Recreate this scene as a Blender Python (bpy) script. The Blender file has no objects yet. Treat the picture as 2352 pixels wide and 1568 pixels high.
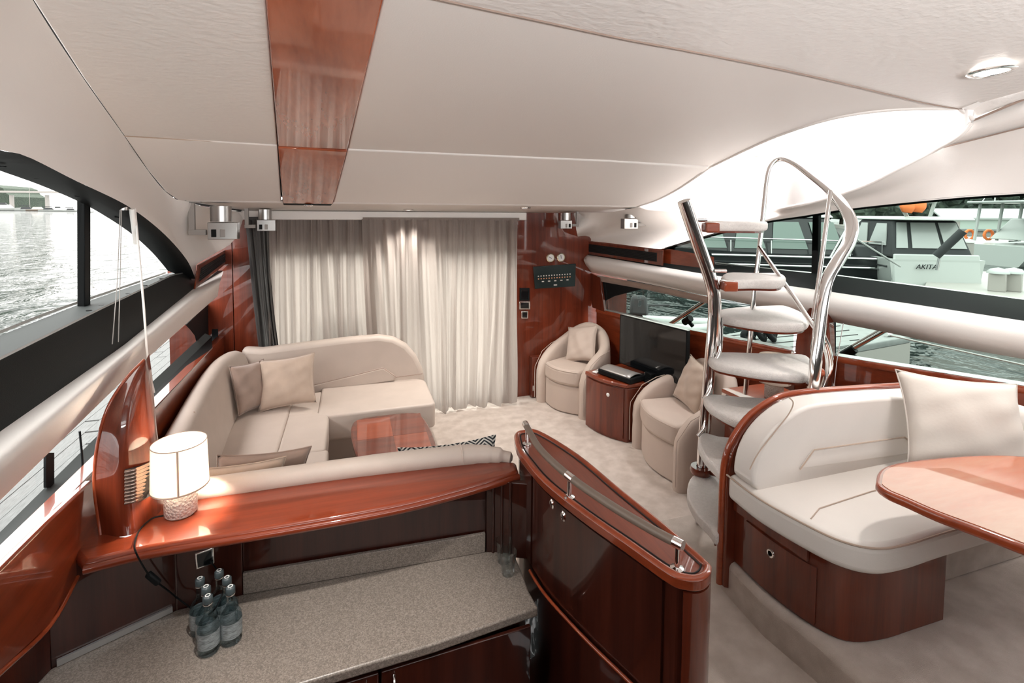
import bpy, bmesh, math, random
from mathutils import Vector, Matrix, Euler
V = Vector
random.seed(7)
scn = bpy.context.scene
COL = scn.collection

# ---------------------------------------------------------------- camera
F, PPY, W0, H0 = 1144.0, 545.0, 2352.0, 1568.0
EYE = V((0, 0, 2.12))
YAW, PITCH, ROLL = math.radians(18), math.radians(3), 0.008
RM = Matrix.Rotation(-YAW, 3, 'Z') @ Matrix.Rotation(math.pi/2 - PITCH, 3, 'X') @ Matrix.Rotation(ROLL, 3, 'Z')
cd = bpy.data.cameras.new('camera'); cam = bpy.data.objects.new('camera', cd); COL.objects.link(cam)
cam.matrix_world = Matrix.Translation(EYE) @ RM.to_4x4()
cd.sensor_width = 36; cd.sensor_fit = 'HORIZONTAL'; cd.lens = 36*F/W0
cd.shift_y = (PPY - H0/2)/W0
cd.clip_start = 0.05; cd.clip_end = 3000
scn.camera = cam
# ---------------------------------------------------------------- sky, exposure
wd = bpy.data.worlds.new('overcast_sky'); scn.world = wd; wd.use_nodes = True
bg = wd.node_tree.nodes['Background']
bg.inputs['Color'].default_value = (1.0, 0.975, 0.965, 1)
_nt = wd.node_tree; _tc = _nt.nodes.new('ShaderNodeTexCoord'); _sp = _nt.nodes.new('ShaderNodeSeparateXYZ'); _cl = _nt.nodes.new('ShaderNodeMath'); _cl.operation = 'MAXIMUM'; _cl.inputs[1].default_value = 0
_ma = _nt.nodes.new('ShaderNodeMath'); _ma.operation = 'MULTIPLY_ADD'; SKY = 7.0; _ma.inputs[1].default_value = SKY*2/3; _ma.inputs[2].default_value = SKY/3   # overcast: zenith three times the horizon
_nt.links.new(_tc.outputs['Generated'], _sp.inputs[0]); _nt.links.new(_sp.outputs['Z'], _cl.inputs[0]); _nt.links.new(_cl.outputs[0], _ma.inputs[0]); _nt.links.new(_ma.outputs[0], bg.inputs['Strength'])
scn.view_settings.view_transform = 'Standard'; scn.view_settings.look = 'None'
scn.view_settings.gamma = 1.0; scn.view_settings.use_curve_mapping = False
scn.view_settings.exposure = 1.08
wl_ = bpy.data.lights.new('ceiling_fill', 'AREA'); wl_.shape = 'RECTANGLE'; wl_.size = 4.6; wl_.size_y = 0.5; wl_.energy = 105; wl_.color = (1, .99, .98)  # added fill lamp aimed up at the ceiling, standing in for daylight
wlo = bpy.data.objects.new('ceiling_fill', wl_); COL.objects.link(wlo); wlo.location = (1.5, -1.1, 2.2); wlo.rotation_euler = (math.radians(150), 0, 0)
scn.cycles.use_adaptive_sampling = True; scn.cycles.adaptive_threshold = 0.02
scn.cycles.max_bounces = 9; scn.cycles.diffuse_bounces = 5; scn.cycles.transparent_max_bounces = 16
scn.cycles.caustics_reflective = False; scn.cycles.caustics_refractive = False
scn.cycles.sample_clamp_indirect = 6.0

# ---------------------------------------------------------------- rays: photo pixel -> point on a plane of the place
def ray(u, v): return RM @ V(((u-W0/2)/F, (PPY-v)/F, -1.0))
def PD(u, v, t): return EYE + ray(u, v)*t
def PX(u, v, x): d = ray(u, v); return EYE + d*(x/d.x)
def PY(u, v, y): d = ray(u, v); return EYE + d*(y/d.y)
def PZ(u, v, z): d = ray(u, v); return EYE + d*((z-EYE.z)/d.z)
def PP(u, v, p, n):
    d = ray(u, v); n = V(n); return EYE + d*((V(p)-EYE).dot(n)/d.dot(n))
def PW(u, v, fx):
    y = 3.0
    for _ in range(30):
        p = PX(u, v, fx(y)); y = 0.5*y + 0.5*max(-1.0, min(p.y, 9.0))
    return p

# ---------------------------------------------------------------- materials
def newmat(name):
    m = bpy.data.materials.new(name); m.use_nodes = True
    nt = m.node_tree; nt.nodes.clear()
    out = nt.nodes.new('ShaderNodeOutputMaterial'); return m, nt, out
def N(nt, typ, **kw):
    n = nt.nodes.new(typ)
    for k, val in kw.items():
        if k.startswith('_'): setattr(n, k[1:], val)
        else: n.inputs[k.replace('__', ' ')].default_value = val
    return n
def L(nt, a, b): nt.links.new(a, b)
def c4(c): return (c[0], c[1], c[2], 1)
def plain(name, col, rough=0.5, metal=0.0, noise=0.0, nscale=30, bump=0.0, bscale=200, spec=0.5, coat=0.0, emit=None, estr=0, col2=None, stretch=(1,1,1), sheen=0.0, bdist=0.002):
    m, nt, out = newmat(name)
    p = N(nt, 'ShaderNodeBsdfPrincipled', Roughness=rough, Metallic=metal)
    p.inputs['Base Color'].default_value = c4(col)
    p.inputs['Specular IOR Level'].default_value = spec
    p.inputs['Coat Weight'].default_value = coat; p.inputs['Coat Roughness'].default_value = 0.05
    if sheen: p.inputs['Sheen Weight'].default_value = sheen
    if emit: p.inputs['Emission Color'].default_value = c4(emit); p.inputs['Emission Strength'].default_value = estr
    tc = N(nt, 'ShaderNodeTexCoord'); mp = N(nt, 'ShaderNodeMapping'); mp.inputs['Scale'].default_value = stretch
    L(nt, tc.outputs['Object'], mp.inputs['Vector'])
    if noise or col2:
        nz = N(nt, 'ShaderNodeTexNoise', Scale=nscale, Detail=4.0); L(nt, mp.outputs[0], nz.inputs['Vector'])
        c2 = col2 if col2 else tuple(max(0, x*(1-noise)) for x in col)
        cr = N(nt, 'ShaderNodeValToRGB'); cr.color_ramp.elements[0].position = 0.35; cr.color_ramp.elements[1].position = 0.68
        cr.color_ramp.elements[0].color = c4(c2); cr.color_ramp.elements[1].color = c4(col)
        L(nt, nz.outputs['Fac'], cr.inputs['Fac']); L(nt, cr.outputs['Color'], p.inputs['Base Color'])
    if bump:
        nb = N(nt, 'ShaderNodeTexNoise', Scale=bscale, Detail=3.0); L(nt, mp.outputs[0], nb.inputs['Vector'])
        b = N(nt, 'ShaderNodeBump', Strength=bump, Distance=bdist); L(nt, nb.outputs['Fac'], b.inputs['Height']); L(nt, b.outputs['Normal'], p.inputs['Normal'])
    L(nt, p.outputs[0], out.inputs['Surface']); return m
def wood(name, c1=(0.165, 0.029, 0.011), c2=(0.088, 0.015, 0.006), stretch=(14, 14, 0.7), rough=0.30, coat=1.0):
    m, nt, out = newmat(name)
    p = N(nt, 'ShaderNodeBsdfPrincipled', Roughness=rough); p.inputs['Coat Weight'].default_value = coat; p.inputs['Coat Roughness'].default_value = 0.03; p.inputs['Specular IOR Level'].default_value = 0.2
    tc = N(nt, 'ShaderNodeTexCoord'); mp = N(nt, 'ShaderNodeMapping'); mp.inputs['Scale'].default_value = stretch
    L(nt, tc.outputs['Object'], mp.inputs['Vector'])
    n1 = N(nt, 'ShaderNodeTexNoise', Scale=1.3, Detail=6.0, Distortion=0.15); L(nt, mp.outputs[0], n1.inputs['Vector'])
    n2 = N(nt, 'ShaderNodeTexNoise', Scale=9.0, Detail=5.0); L(nt, mp.outputs[0], n2.inputs['Vector'])
    ad = N(nt, 'ShaderNodeMath', _operation='MULTIPLY_ADD'); ad.inputs[1].default_value = 0.35
    L(nt, n2.outputs['Fac'], ad.inputs[0]); L(nt, n1.outputs['Fac'], ad.inputs[2])
    cr = N(nt, 'ShaderNodeValToRGB'); e = cr.color_ramp.elements
    e[0].position = 0.5; e[0].color = c4(c2); e[1].position = 0.86; e[1].color = c4(c1)
    L(nt, ad.outputs[0], cr.inputs['Fac']); L(nt, cr.outputs['Color'], p.inputs['Base Color'])
    L(nt, p.outputs[0], out.inputs['Surface']); return m
def glassmat(name, tint, refl=0.12):
    m, nt, out = newmat(name)
    t = N(nt, 'ShaderNodeBsdfTransparent'); t.inputs['Color'].default_value = c4(tint)
    g = N(nt, 'ShaderNodeBsdfGlossy', Roughness=0.0); fr = N(nt, 'ShaderNodeFresnel', IOR=1.35)
    mx = N(nt, 'ShaderNodeMixShader'); ml = N(nt, 'ShaderNodeMath', _operation='MULTIPLY'); ml.inputs[1].default_value = refl; L(nt, fr.outputs[0], ml.inputs[0]); L(nt, ml.outputs[0], mx.inputs[0]); L(nt, t.outputs[0], mx.inputs[1]); L(nt, g.outputs[0], mx.inputs[2])
    L(nt, mx.outputs[0], out.inputs['Surface']); return m
def cloth_trans(name, col, tr=0.45, bump=0.3):
    m, nt, out = newmat(name)
    d = N(nt, 'ShaderNodeBsdfDiffuse'); d.inputs['Color'].default_value = c4(col)
    t = N(nt, 'ShaderNodeBsdfTranslucent'); t.inputs['Color'].default_value = c4(col)
    mx = N(nt, 'ShaderNodeMixShader'); mx.inputs[0].default_value = tr
    tc = N(nt, 'ShaderNodeTexCoord'); mp = N(nt, 'ShaderNodeMapping'); mp.inputs['Scale'].default_value = (30, 30, 5)
    nz = N(nt, 'ShaderNodeTexNoise', Scale=1.0, Detail=4.0, Distortion=1.2); b = N(nt, 'ShaderNodeBump', Strength=bump, Distance=0.02)
    L(nt, tc.outputs['Object'], mp.inputs['Vector']); L(nt, mp.outputs[0], nz.inputs['Vector']); L(nt, nz.outputs['Fac'], b.inputs['Height'])
    L(nt, b.outputs[0], d.inputs['Normal']); L(nt, b.outputs[0], t.inputs['Normal'])
    L(nt, d.outputs[0], mx.inputs[1]); L(nt, t.outputs[0], mx.inputs[2]); L(nt, mx.outputs[0], out.inputs['Surface']); return m
def emis(name, col, s):
    m, nt, out = newmat(name); e = N(nt, 'ShaderNodeEmission', Strength=s); e.inputs['Color'].default_value = c4(col)
    L(nt, e.outputs[0], out.inputs['Surface']); return m

M = {}
M['wood'] = wood('cherry_wood')
M['wood_x'] = wood('cherry_wood_across', c1=(0.235, 0.042, 0.016), c2=(0.15, 0.025, 0.009), stretch=(0.7, 14, 14))
M['wood_y'] = wood('cherry_wood_along', c1=(0.23, 0.041, 0.014), c2=(0.14, 0.024, 0.008), stretch=(14, 0.7, 14))
M['wood_shaded'] = wood('shaded_cherry', c1=(0.050, 0.012, 0.007), c2=(0.024, 0.006, 0.004))  # cherry wood again, with the galley's shade put into its colour
M['wood_ceil'] = wood('ceiling_cherry', c1=(0.40, 0.098, 0.038), c2=(0.25, 0.052, 0.019), stretch=(6, 0.18, 6), rough=.15)
M['wood_lt'] = wood('cherry_wood_light', c1=(0.34, 0.066, 0.023), c2=(0.23, 0.041, 0.014), stretch=(0.8, 8, 8))
M['wood_dk'] = wood('cherry_wood_dark', c1=(0.20, 0.036, 0.014), c2=(0.115, 0.020, 0.008), stretch=(0.8, 8, 8))
M['wood_pale'] = wood('table_veneer', c1=(0.47, 0.20, 0.11), c2=(0.42, 0.09, 0.028), stretch=(.7, 3.2, 4), rough=0.2)
M['gap'] = plain('dark_joint', (0.012, 0.010, 0.010), 0.8)
M['vinyl'] = plain('cream_vinyl', (0.77, 0.735, 0.705), 0.55, bump=0.25, bscale=160)
M['vinyl_cr'] = plain('crinkled_vinyl', (0.78, 0.75, 0.725), 0.40, bump=0.4, bscale=24, stretch=(1, 1.6, 1), bdist=0.008)
M['liner'] = plain('white_gelcoat', (0.86, 0.84, 0.83), 0.35)
M['leather'] = plain('beige_leather', (0.55, 0.465, 0.405), 0.5, noise=0.06, nscale=6, bump=0.2, bscale=240)
M['leather_lt'] = plain('ivory_leather', (0.72, 0.675, 0.635), 0.42, noise=0.03, nscale=6, bump=0.15, bscale=240)
M['chair_fab'] = plain('armchair_fabric', (0.50, 0.405, 0.345), 0.75, noise=0.05, nscale=5, bump=0.2, bscale=350)
M['suede_dk'] = plain('taupe_suede', (0.33, 0.235, 0.19), 0.9, noise=0.2, nscale=7, sheen=0.3)
M['suede'] = plain('beige_suede', (0.47, 0.36, 0.285), 0.9, noise=0.14, nscale=8, sheen=0.3)
M['pillow_lt'] = plain('ivory_cotton', (0.60, 0.55, 0.50), 0.85, bump=0.3, bscale=60)
M['carpet'] = plain('cream_carpet', (0.67, 0.58, 0.515), 0.95, col2=(0.52, 0.435, 0.375), nscale=9, bump=0.9, bscale=420, bdist=0.004, sheen=0.2)
M['carpet_st'] = plain('stair_carpet', (0.90, 0.85, 0.81), 0.95, noise=0.08, nscale=60, bump=1.0, bscale=300, bdist=0.006, sheen=0.2)
M['black'] = plain('black_trim', (0.007, 0.008, 0.0085), 0.5, spec=.12, bump=0.15, bscale=400)
M['blackgloss'] = plain('black_gloss', (0.006, 0.007, 0.008), 0.06)
M['ledge'] = plain('dark_ledge', (0.010, 0.012, 0.012), 0.45, spec=.12, bump=0.2, bscale=300)
M['chrome'] = plain('chrome', (0.90, 0.89, 0.88), 0.10, metal=1.0)
M['steel'] = plain('brushed_steel', (0.42, 0.41, 0.40), 0.3, metal=1.0)
M['alu'] = plain('aluminium_strip', (0.55, 0.55, 0.54), 0.35, metal=0.8)
M['white'] = plain('white_plastic', (0.80, 0.79, 0.77), 0.35)
M['grey'] = plain('grey_plastic', (0.34, 0.32, 0.30), 0.4)
M['sill'] = plain('sill_metal', (0.075, 0.085, 0.085), 0.6, spec=.1)
M['silver'] = plain('silver_plastic', (0.42, 0.40, 0.38), 0.3, metal=0.5)
M['rail_sleeve'] = plain('taupe_leather_sleeve', (0.17, 0.128, 0.100), 0.45)
M['glass_tint'] = glassmat('tinted_glass', (0.25, 0.30, 0.275))
M['glass_left'] = glassmat('side_glass', (0.50, 0.505, 0.49), 0.04)
M['curtain'] = cloth_trans('taupe_curtain', (0.45, 0.395, 0.36), 0.56)
M['glass_door'] = glassmat('door_glass', (0.8, 0.82, 0.8))
M['curtain_dk'] = cloth_trans('slate_curtain', (0.17, 0.165, 0.16), 0.3)
# ---------------------------------------------------------------- building helpers
def props(o, label=None, cat=None, group=None, kind=None):
    if label: o['label'] = label
    if cat: o['category'] = cat
    if group: o['group'] = group
    if kind: o['kind'] = kind
    return o
def attach(o, parent):
    if parent is not None:
        o.parent = parent
        o.matrix_parent_inverse = Matrix.Translation(-V(parent.location))   # meshes sit in world coordinates
def thing(name, loc, label, cat, group=None, kind=None):
    o = bpy.data.objects.new(name, None); COL.objects.link(o); o.location = loc; o.empty_display_size = 0.1
    return props(o, label, cat, group, kind)
def finish(name, bm, mat, parent=None, smooth=False, bevel=0, seg=2, sub=0, solid=0, soff=0, angle=35):
    me = bpy.data.meshes.new(name)
    bmesh.ops.recalc_face_normals(bm, faces=bm.faces)
    bm.to_mesh(me); bm.free()
    o = bpy.data.objects.new(name, me); COL.objects.link(o)
    if mat is not None:
        for mm in (mat if isinstance(mat, (list, tuple)) else [mat]): me.materials.append(mm)
    if solid:
        s = o.modifiers.new('s', 'SOLIDIFY'); s.thickness = solid; s.offset = soff
    if bevel:
        b = o.modifiers.new('b', 'BEVEL'); b.width = bevel; b.segments = seg; b.limit_method = 'ANGLE'; b.angle_limit = math.radians(angle); b.use_clamp_overlap = True
    if sub:
        s = o.modifiers.new('u', 'SUBSURF'); s.levels = sub; s.render_levels = sub
    if smooth or bevel or sub:
        for f in me.polygons: f.use_smooth = True
        if not sub and (bevel or smooth == 'a'):
            me.set_sharp_from_angle(angle=math.radians(50)) if hasattr(me, 'set_sharp_from_angle') else None
    attach(o, parent); return o
def cat(pts, n=8, closed=False):
    pts = [V(p) for p in pts]; out = []; m = len(pts)
    rng = range(m if closed else m-1)
    for i in rng:
        if closed: p0, p1, p2, p3 = pts[(i-1) % m], pts[i], pts[(i+1) % m], pts[(i+2) % m]
        else:
            p1, p2 = pts[i], pts[i+1]
            p0 = pts[i-1] if i > 0 else p1*2-p2
            p3 = pts[i+2] if i+2 < m else p2*2-p1
        for k in range(n):
            t = k/n
            out.append(0.5*((2*p1) + (p2-p0)*t + (2*p0-5*p1+4*p2-p3)*t*t + (3*p1-p0-3*p2+p3)*t**3))
    if not closed: out.append(pts[-1])
    return out
def resamp(pts, n):
    d = [0]
    for a, b in zip(pts, pts[1:]): d.append(d[-1]+(b-a).length)
    out = []; j = 0
    for k in range(n):
        s = d[-1]*k/(n-1)
        while j < len(pts)-2 and d[j+1] < s: j += 1
        q = (s-d[j])/max(1e-9, d[j+1]-d[j]); out.append(pts[j].lerp(pts[j+1], min(1, max(0, q))))
    return out
def loft_bm(curves, closed=False, cap=False, bm=None):
    bm = bm or bmesh.new(); R = [[bm.verts.new(p) for p in c] for c in curves]
    n = len(R[0])
    for a, b in zip(R, R[1:]):
        for i in range(n if closed else n-1):
            j = (i+1) % n
            try: bm.faces.new((a[i], a[j], b[j], b[i]))
            except ValueError: pass
    if cap:
        bm.faces.new(R[0][::-1]); bm.faces.new(R[-1])
    return bm
def patch(name, curves, mat, parent=None, n=24, steps=0, smooth=True, **kw):
    cs = [resamp([V(p) for p in c], n) for c in curves]
    if steps:
        cols = [cat([c[i] for c in cs], steps) for i in range(n)]
        cs = [[col[k] for col in cols] for k in range(len(cols[0]))]
    return finish(name, loft_bm(cs), mat, parent, smooth=smooth, **kw)
def poly_bm(pts, d, bm=None):
    bm = bm or bmesh.new(); d = V(d)
    a = [bm.verts.new(p) for p in pts]; b = [bm.verts.new(V(p)+d) for p in pts]; n = len(a)
    bm.faces.new(a); bm.faces.new(b[::-1])
    for i in range(n): bm.faces.new((a[i], b[i], b[(i+1) % n], a[(i+1) % n]))
    return bm
def slab(name, pts, d, mat, parent=None, **kw): return finish(name, poly_bm(pts, d), mat, parent, **kw)
def prism(name, xy, z0, z1, mat, parent=None, **kw):
    return slab(name, [V((p[0], p[1], z1)) for p in xy], (0, 0, z0-z1), mat, parent, **kw)
def box_bm(c, s, rot=None, bm=None):
    bm = bm or bmesh.new(); c = V(c); vs = []
    for z in (-.5, .5):
        for x, y in ((-.5, -.5), (.5, -.5), (.5, .5), (-.5, .5)):
            q = V((x*s[0], y*s[1], z*s[2]))
            if rot is not None: q = rot @ q
            vs.append(bm.verts.new(c+q))
    for f in ((3, 2, 1, 0), (4, 5, 6, 7), (0, 1, 5, 4), (1, 2, 6, 5), (2, 3, 7, 6), (3, 0, 4, 7)): bm.faces.new([vs[i] for i in f])
    return bm
def box(name, c, s, mat, parent=None, rot=None, rz=None, **kw):
    if rz is not None: rot = Matrix.Rotation(rz, 3, 'Z')
    return finish(name, box_bm(c, s, rot), mat, parent, **kw)
def tube_bm(pts, r, n=10, bm=None, closed=False):
    bm = bm or bmesh.new(); pts = [V(p) for p in pts]; m = len(pts)
    rs = r if isinstance(r, (list, tuple)) else [r]*m
    rings = []; up = None
    for i, p in enumerate(pts):
        if closed: tg = pts[(i+1) % m]-pts[i-1]
        else: tg = pts[min(i+1, m-1)]-pts[max(i-1, 0)]
        tg.normalize()
        if up is None:
            up = V((0, 0, 1)) if abs(tg.z) < .9 else V((1, 0, 0))
        a = tg.cross(up); a.normalize(); up = a.cross(tg); up.normalize()
        rings.append([bm.verts.new(p+(a*math.cos(2*math.pi*k/n)+up*math.sin(2*math.pi*k/n))*rs[i]) for k in range(n)])
    for i in range(m if closed else m-1):
        A, B = rings[i], rings[(i+1) % m]
        for k in range(n): bm.faces.new((A[k], A[(k+1) % n], B[(k+1) % n], B[k]))
    if not closed: bm.faces.new(rings[0][::-1]); bm.faces.new(rings[-1])
    return bm
def tube(name, pts, r, mat, parent=None, n=10, closed=False, **kw):
    return finish(name, tube_bm(pts, r, n, closed=closed), mat, parent, smooth='a', **kw)
def lathe_bm(prof, c, n=24, ax=None, bm=None, cap=True):
    bm = bm or bmesh.new(); c = V(c); R = []
    Q = V((0, 0, 1)).rotation_difference(V(ax)).to_matrix() if ax is not None else Matrix.Identity(3)
    tips = (prof[0][0] <= 1e-3, prof[-1][0] <= 1e-3); prof = [(max(r, .0004), z) for r, z in prof]
    for r, z in prof: R.append([bm.verts.new(c+Q @ V((r*math.cos(2*math.pi*k/n), r*math.sin(2*math.pi*k/n), z))) for k in range(n)])
    for A, B in zip(R, R[1:]):
        for k in range(n): bm.faces.new((A[k], A[(k+1) % n], B[(k+1) % n], B[k]))
    if cap or tips[0]: bm.faces.new(R[0][::-1])
    if cap or tips[1]: bm.faces.new(R[-1])
    return bm
def lathe(name, prof, c, mat, parent=None, n=24, ax=None, cap=None, **kw):
    if cap is None: cap = name not in ('label', 'shade', 'rim', 'trim_ring', 'bezel', 'cap_emblem', 'cap_ring', 'foot_ring', 'face', 'lens')
    if name in ('trim_ring', 'bezel', 'cap_emblem', 'foot_ring', 'shade'): prof = prof+[prof[0]]
    return finish(name, lathe_bm(prof, c, n, ax, cap=cap), mat, parent, smooth='a', **kw)
def frame3(fwd, up=(0, 0, 1)):
    z = V(fwd).normalized(); x = V(up).cross(z).normalized(); y = z.cross(x)
    return Matrix((x, y, z)).transposed()
def pillow(name, c, w, h, t, rot, mat, label, grp=None, seam=None, sag=0.0, n=22):
    root = thing(name, c, label, 'pillow', grp)
    bm = bmesh.new(); c = V(c); G = {}
    for s in (1, -1):
        for i in range(n+1):
            for j in range(n+1):
                u, v = 2*i/n-1, 2*j/n-1
                e = (max(0, 1-u*u)*max(0, 1-v*v))
                z = t/2*(e**0.42)
                px = u*w/2*(1-0.09*(1-abs(v)**2.2)*abs(u)); py = v*h/2*(1-0.09*(1-abs(u)**2.2)*abs(v))
                wr = 0.012*math.sin(7*u+3*v+w*50)*e + 0.008*math.sin(11*v-5*u)*e*(1-e)*3
                q = V((px, py-sag*e, s*(z+wr*0.6)))
                edge = i in (0, n) or j in (0, n)
                if s == -1 and edge: G[(s, i, j)] = G[(1, i, j)]
                else: G[(s, i, j)] = bm.verts.new(c+rot @ q)
    for s in (1, -1):
        for i in range(n):
            for j in range(n):
                bm.faces.new([G[(s, i, j)], G[(s, i+1, j)], G[(s, i+1, j+1)], G[(s, i, j+1)]])
    finish('cover', bm, mat, root, smooth=True)
    ring = []
    for k in range(4*n):
        a = k//n; q = k % n
        i, j = [(q, 0), (n, q), (n-q, n), (0, n-q)][a]
        u, v = 2*i/n-1, 2*j/n-1
        ring.append(c+rot @ V((u*w/2*(1-0.09*(1-abs(v)**2.2)*abs(u)), v*h/2*(1-0.09*(1-abs(u)**2.2)*abs(v)), 0)))
    tube('seam', ring, 0.0035, seam or mat, root, n=6, closed=True)
    return root
def curved_panel(name, seg, z0, z1, th, mat, parent=None):           # upright board following a plan curve
    secs = []
    for i, p in enumerate(seg):
        t = (seg[min(i+1, len(seg)-1)]-seg[max(i-1, 0)]); t.z = 0; t.normalize(); n = V((t.y, -t.x, 0))*th
        secs.append([V((p.x, p.y, z0)), V((p.x, p.y, z1)), V((p.x+n.x, p.y+n.y, z1)), V((p.x+n.x, p.y+n.y, z0))])
    return finish(name, loft_bm(secs, closed=True, cap=True), mat, parent, smooth='a')
def copytree(o, loc=None, parent=None):
    c = o.copy(); COL.objects.link(c)
    if parent is not None:
        inv = o.matrix_parent_inverse.copy(); c.parent = parent; c.matrix_parent_inverse = inv
    if loc is not None: c.location = loc
    for ch in [k for k in o.children]: copytree(ch, None, c)
    return c
def interp(tab):
    tab = sorted(tab)
    def f(y):
        if y <= tab[0][0]:
            (a, p), (b, q) = tab[0], tab[1]
        elif y >= tab[-1][0]:
            (a, p), (b, q) = tab[-2], tab[-1]
        else:
            for (a, p), (b, q) in zip(tab, tab[1:]):
                if a <= y <= b: break
        return p+(q-p)*(y-a)/(b-a)
    return f

# ---------------------------------------------------------------- the shell of the cabin
LW = lambda y: -0.98-0.05*(y-1.86)                                   # left lining
RW = interp([(0.0, 3.95), (1.0, 3.80), (1.77, 3.6), (2.7, 3.3), (2.95, 3.2), (3.83, 2.95), (5.0, 2.76), (5.3, 2.72)])
def off(f, d): return lambda y: f(y)+d
def CZ(y): return 2.52+0.1625*(3.3-y) if y <= 3.3 else 2.52-0.34*(y-3.3)
n1 = V((0, 0.1625, 1)); n2 = V((0, 0.34, 1)); cp = V((0, 3.3, 2.52))
def C1(u, v): return PP(u, v, cp, n1)
def C2(u, v): return PP(u, v, cp, n2)
def shelltag(o, label, cat, kind='structure'): return props(o, label, cat, None, kind)
def bowed(a, b, c, n=9):                                             # left-side curve through three photo points
    return cat([a, b, c], n)

# --- left side: pixel curves carried to the lining
def ext(p0, p1, y=0.6): return p0+(p0-p1)*((p0.y-y)/max(.05, p1.y-p0.y))      # carry a side line on past the viewer
def LC(pts, d, grow=1):
    q = [PW(u, v, off(LW, d)) for u, v in pts]
    if grow == 1 and pts[0][0] < -100: q[0] = ext(q[0], q[1])
    if grow == 2: q.insert(0, ext(q[0], q[1]))
    return q
la = LC([(-130, 1432), (0, 1300), (347, 951), (487, 800), (505, 782)], 0.0)
lb = LC([(-130, 1277), (0, 1149), (290, 866), (430, 741), (500, 680)], -0.03)
lm = LC([(-130, 1190), (0, 1070), (290, 818), (435, 700), (505, 650)], 0.09)
lc = LC([(-130, 1090), (0, 991), (281, 795), (443, 664), (514, 621)], 0.0)
ld = LC([(-130, 892), (0, 827), (230, 712), (395, 633), (450, 622)], -0.06)
le = LC([(-130, 824), (0, 770), (170, 703), (385, 628), (450, 612)], -0.20)

zs = lambda y: la[1].z+(la[3].z-la[1].z)*(y-la[1].y)/(la[3].y-la[1].y)
wl = slab('wall_left', [V((LW(2.47), 2.47, -.05)), V((LW(5.3), 5.3, -.05)), V((LW(5.3), 5.3, zs(5.3))), V((LW(0), 0, zs(0))), V((LW(0), 0, .86)), V((LW(2.47), 2.47, .86))], (-0.06, 0, 0), M['wood_y'])
slab('galley_side', [V((-1.13, -.2, -.42)), V((-1.13, 2.5, -.42)), V((-1.13, 2.5, .90)), V((-1.13, -.2, .90))], (-.03, 0, 0), M['wood'], wl)
shelltag(wl, 'cherry wood lining under the windows on the pontoon side', 'wall')
tr = patch('trim_1', [lb, lm, lc], M['vinyl'], n=40, steps=6); shelltag(tr, 'long padded beige rail beneath the window facing open water', 'trim')
tr = patch('trim_2', [lc, ld], M['ledge'], n=40); shelltag(tr, 'dark sloping window ledge above the padded rail facing open water', 'trim')
sl = thing('trim_3', ld[1], 'grey window sill strip with fixing holes facing open water', 'trim', kind='structure')
patch('sill_strip', [ld, le], M['sill'], sl, n=40)
patch('edge_line', [[q+V((.002, 0, .002)) for q in ld], [q+V((-.004, 0, .007)) for q in ld]], M['alu'], sl, n=40)
for u, v in ((105, 765), (203, 715), (232, 703), (293, 676), (333, 657), (370, 641)):
    p = PW(u, v, off(LW, -0.105)); lathe('fixing_hole', [(0.011, 0), (0.011, 0.006)], p+V((0.002, 0, 0)), M['black'], sl, n=10)

# glass and the black arch of the upper left window
gi = LC([(-130, 345), (0, 392), (90, 424), (175, 460), (235, 492), (300, 535), (350, 580), (386, 622)], -0.15, 2)
go_ = LC([(-130, 310), (0, 345), (60, 358), (170, 413), (300, 477), (380, 540), (430, 598), (449, 640)], -0.005, 2)
gm = LC([(-130, 325), (0, 366), (70, 385), (172, 436), (300, 505), (365, 556), (410, 606), (432, 640)], -0.05, 2)
w1 = thing('window_1', gi[3], 'large arched side window looking over open water and moored boats', 'window', kind='structure')
gi_c, go_c = cat(gi, 6), cat(go_, 6)
patch('frame', [gi_c, cat(gm, 6), go_c], M['black'], w1, n=50)
patch('glass', [gi_c, cat(le[:4], 12)], M['glass_left'], w1, n=40)
slab('mullion', [PW(176, 455, off(LW, -.17)), PW(191, 462, off(LW, -.17)), PW(191, 706, off(LW, -.19)), PW(177, 710, off(LW, -.19))], (0.03, 0, 0), M['black'], w1, bevel=0.004)
patch('gasket', [[p+V((-0.012, 0, 0)) for p in cat(le[:4], 12)], [p+V((-0.012, 0, 0.012)) for p in cat(le[:4], 12)]], M['white'], w1, n=30)
for q in (6, 12, 18, 24, 30, 34):
    p = gi_c[q].lerp(cat(gm, 6)[q], .45); lathe('fixing_hole', [(0.010, 0), (0.010, 0.004)], p+V((0.006, 0, -0.004)), M['black'], w1, n=10)

# lower left window
w2 = thing('window_2', la[2], 'low side window with the plank pontoon outside', 'window', kind='structure')
la2 = LC([(-130, 1390), (0, 1262), (330, 925), (487, 772)], -0.09)
la3 = LC([(-130, 1345), (0, 1222), (330, 895), (470, 765)], -0.13)
patch('sill', [la[:4], la2], M['black'], w2, n=30)
patch('sill_edge', [[p+V((0.004, 0, 0.0)) for p in la[:4]], [p+V((0.004, 0, 0.010)) for p in la[:4]]], M['alu'], w2, n=20)
patch('glass', [la3, LC([(-130, 1277), (0, 1149), (290, 866), (500, 680)], -0.14)], M['glass_left'], w2, n=20)
patch('sill', [la2, la3], M['sill'], w2, n=20)
def lpost(u0, u1, vt, vb, d=-0.125): 
    return slab('mullion', [PW(u0, vt, off(LW, d)), PW(u1, vt, off(LW, d)), PW(u1, vb, off(LW, d)), PW(u0, vb, off(LW, d))], (0.008, 0, 0), M['black'], w2)
lpost(100, 119, 1040, 1120)
slab('end_post', [PW(488, 690, off(LW, -.1)), PW(500, 680, off(LW, -.1)), PW(497, 795, off(LW, -.1)), PW(486, 800, off(LW, -.1))], (0.05, 0, 0), M['black'], w2)
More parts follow.
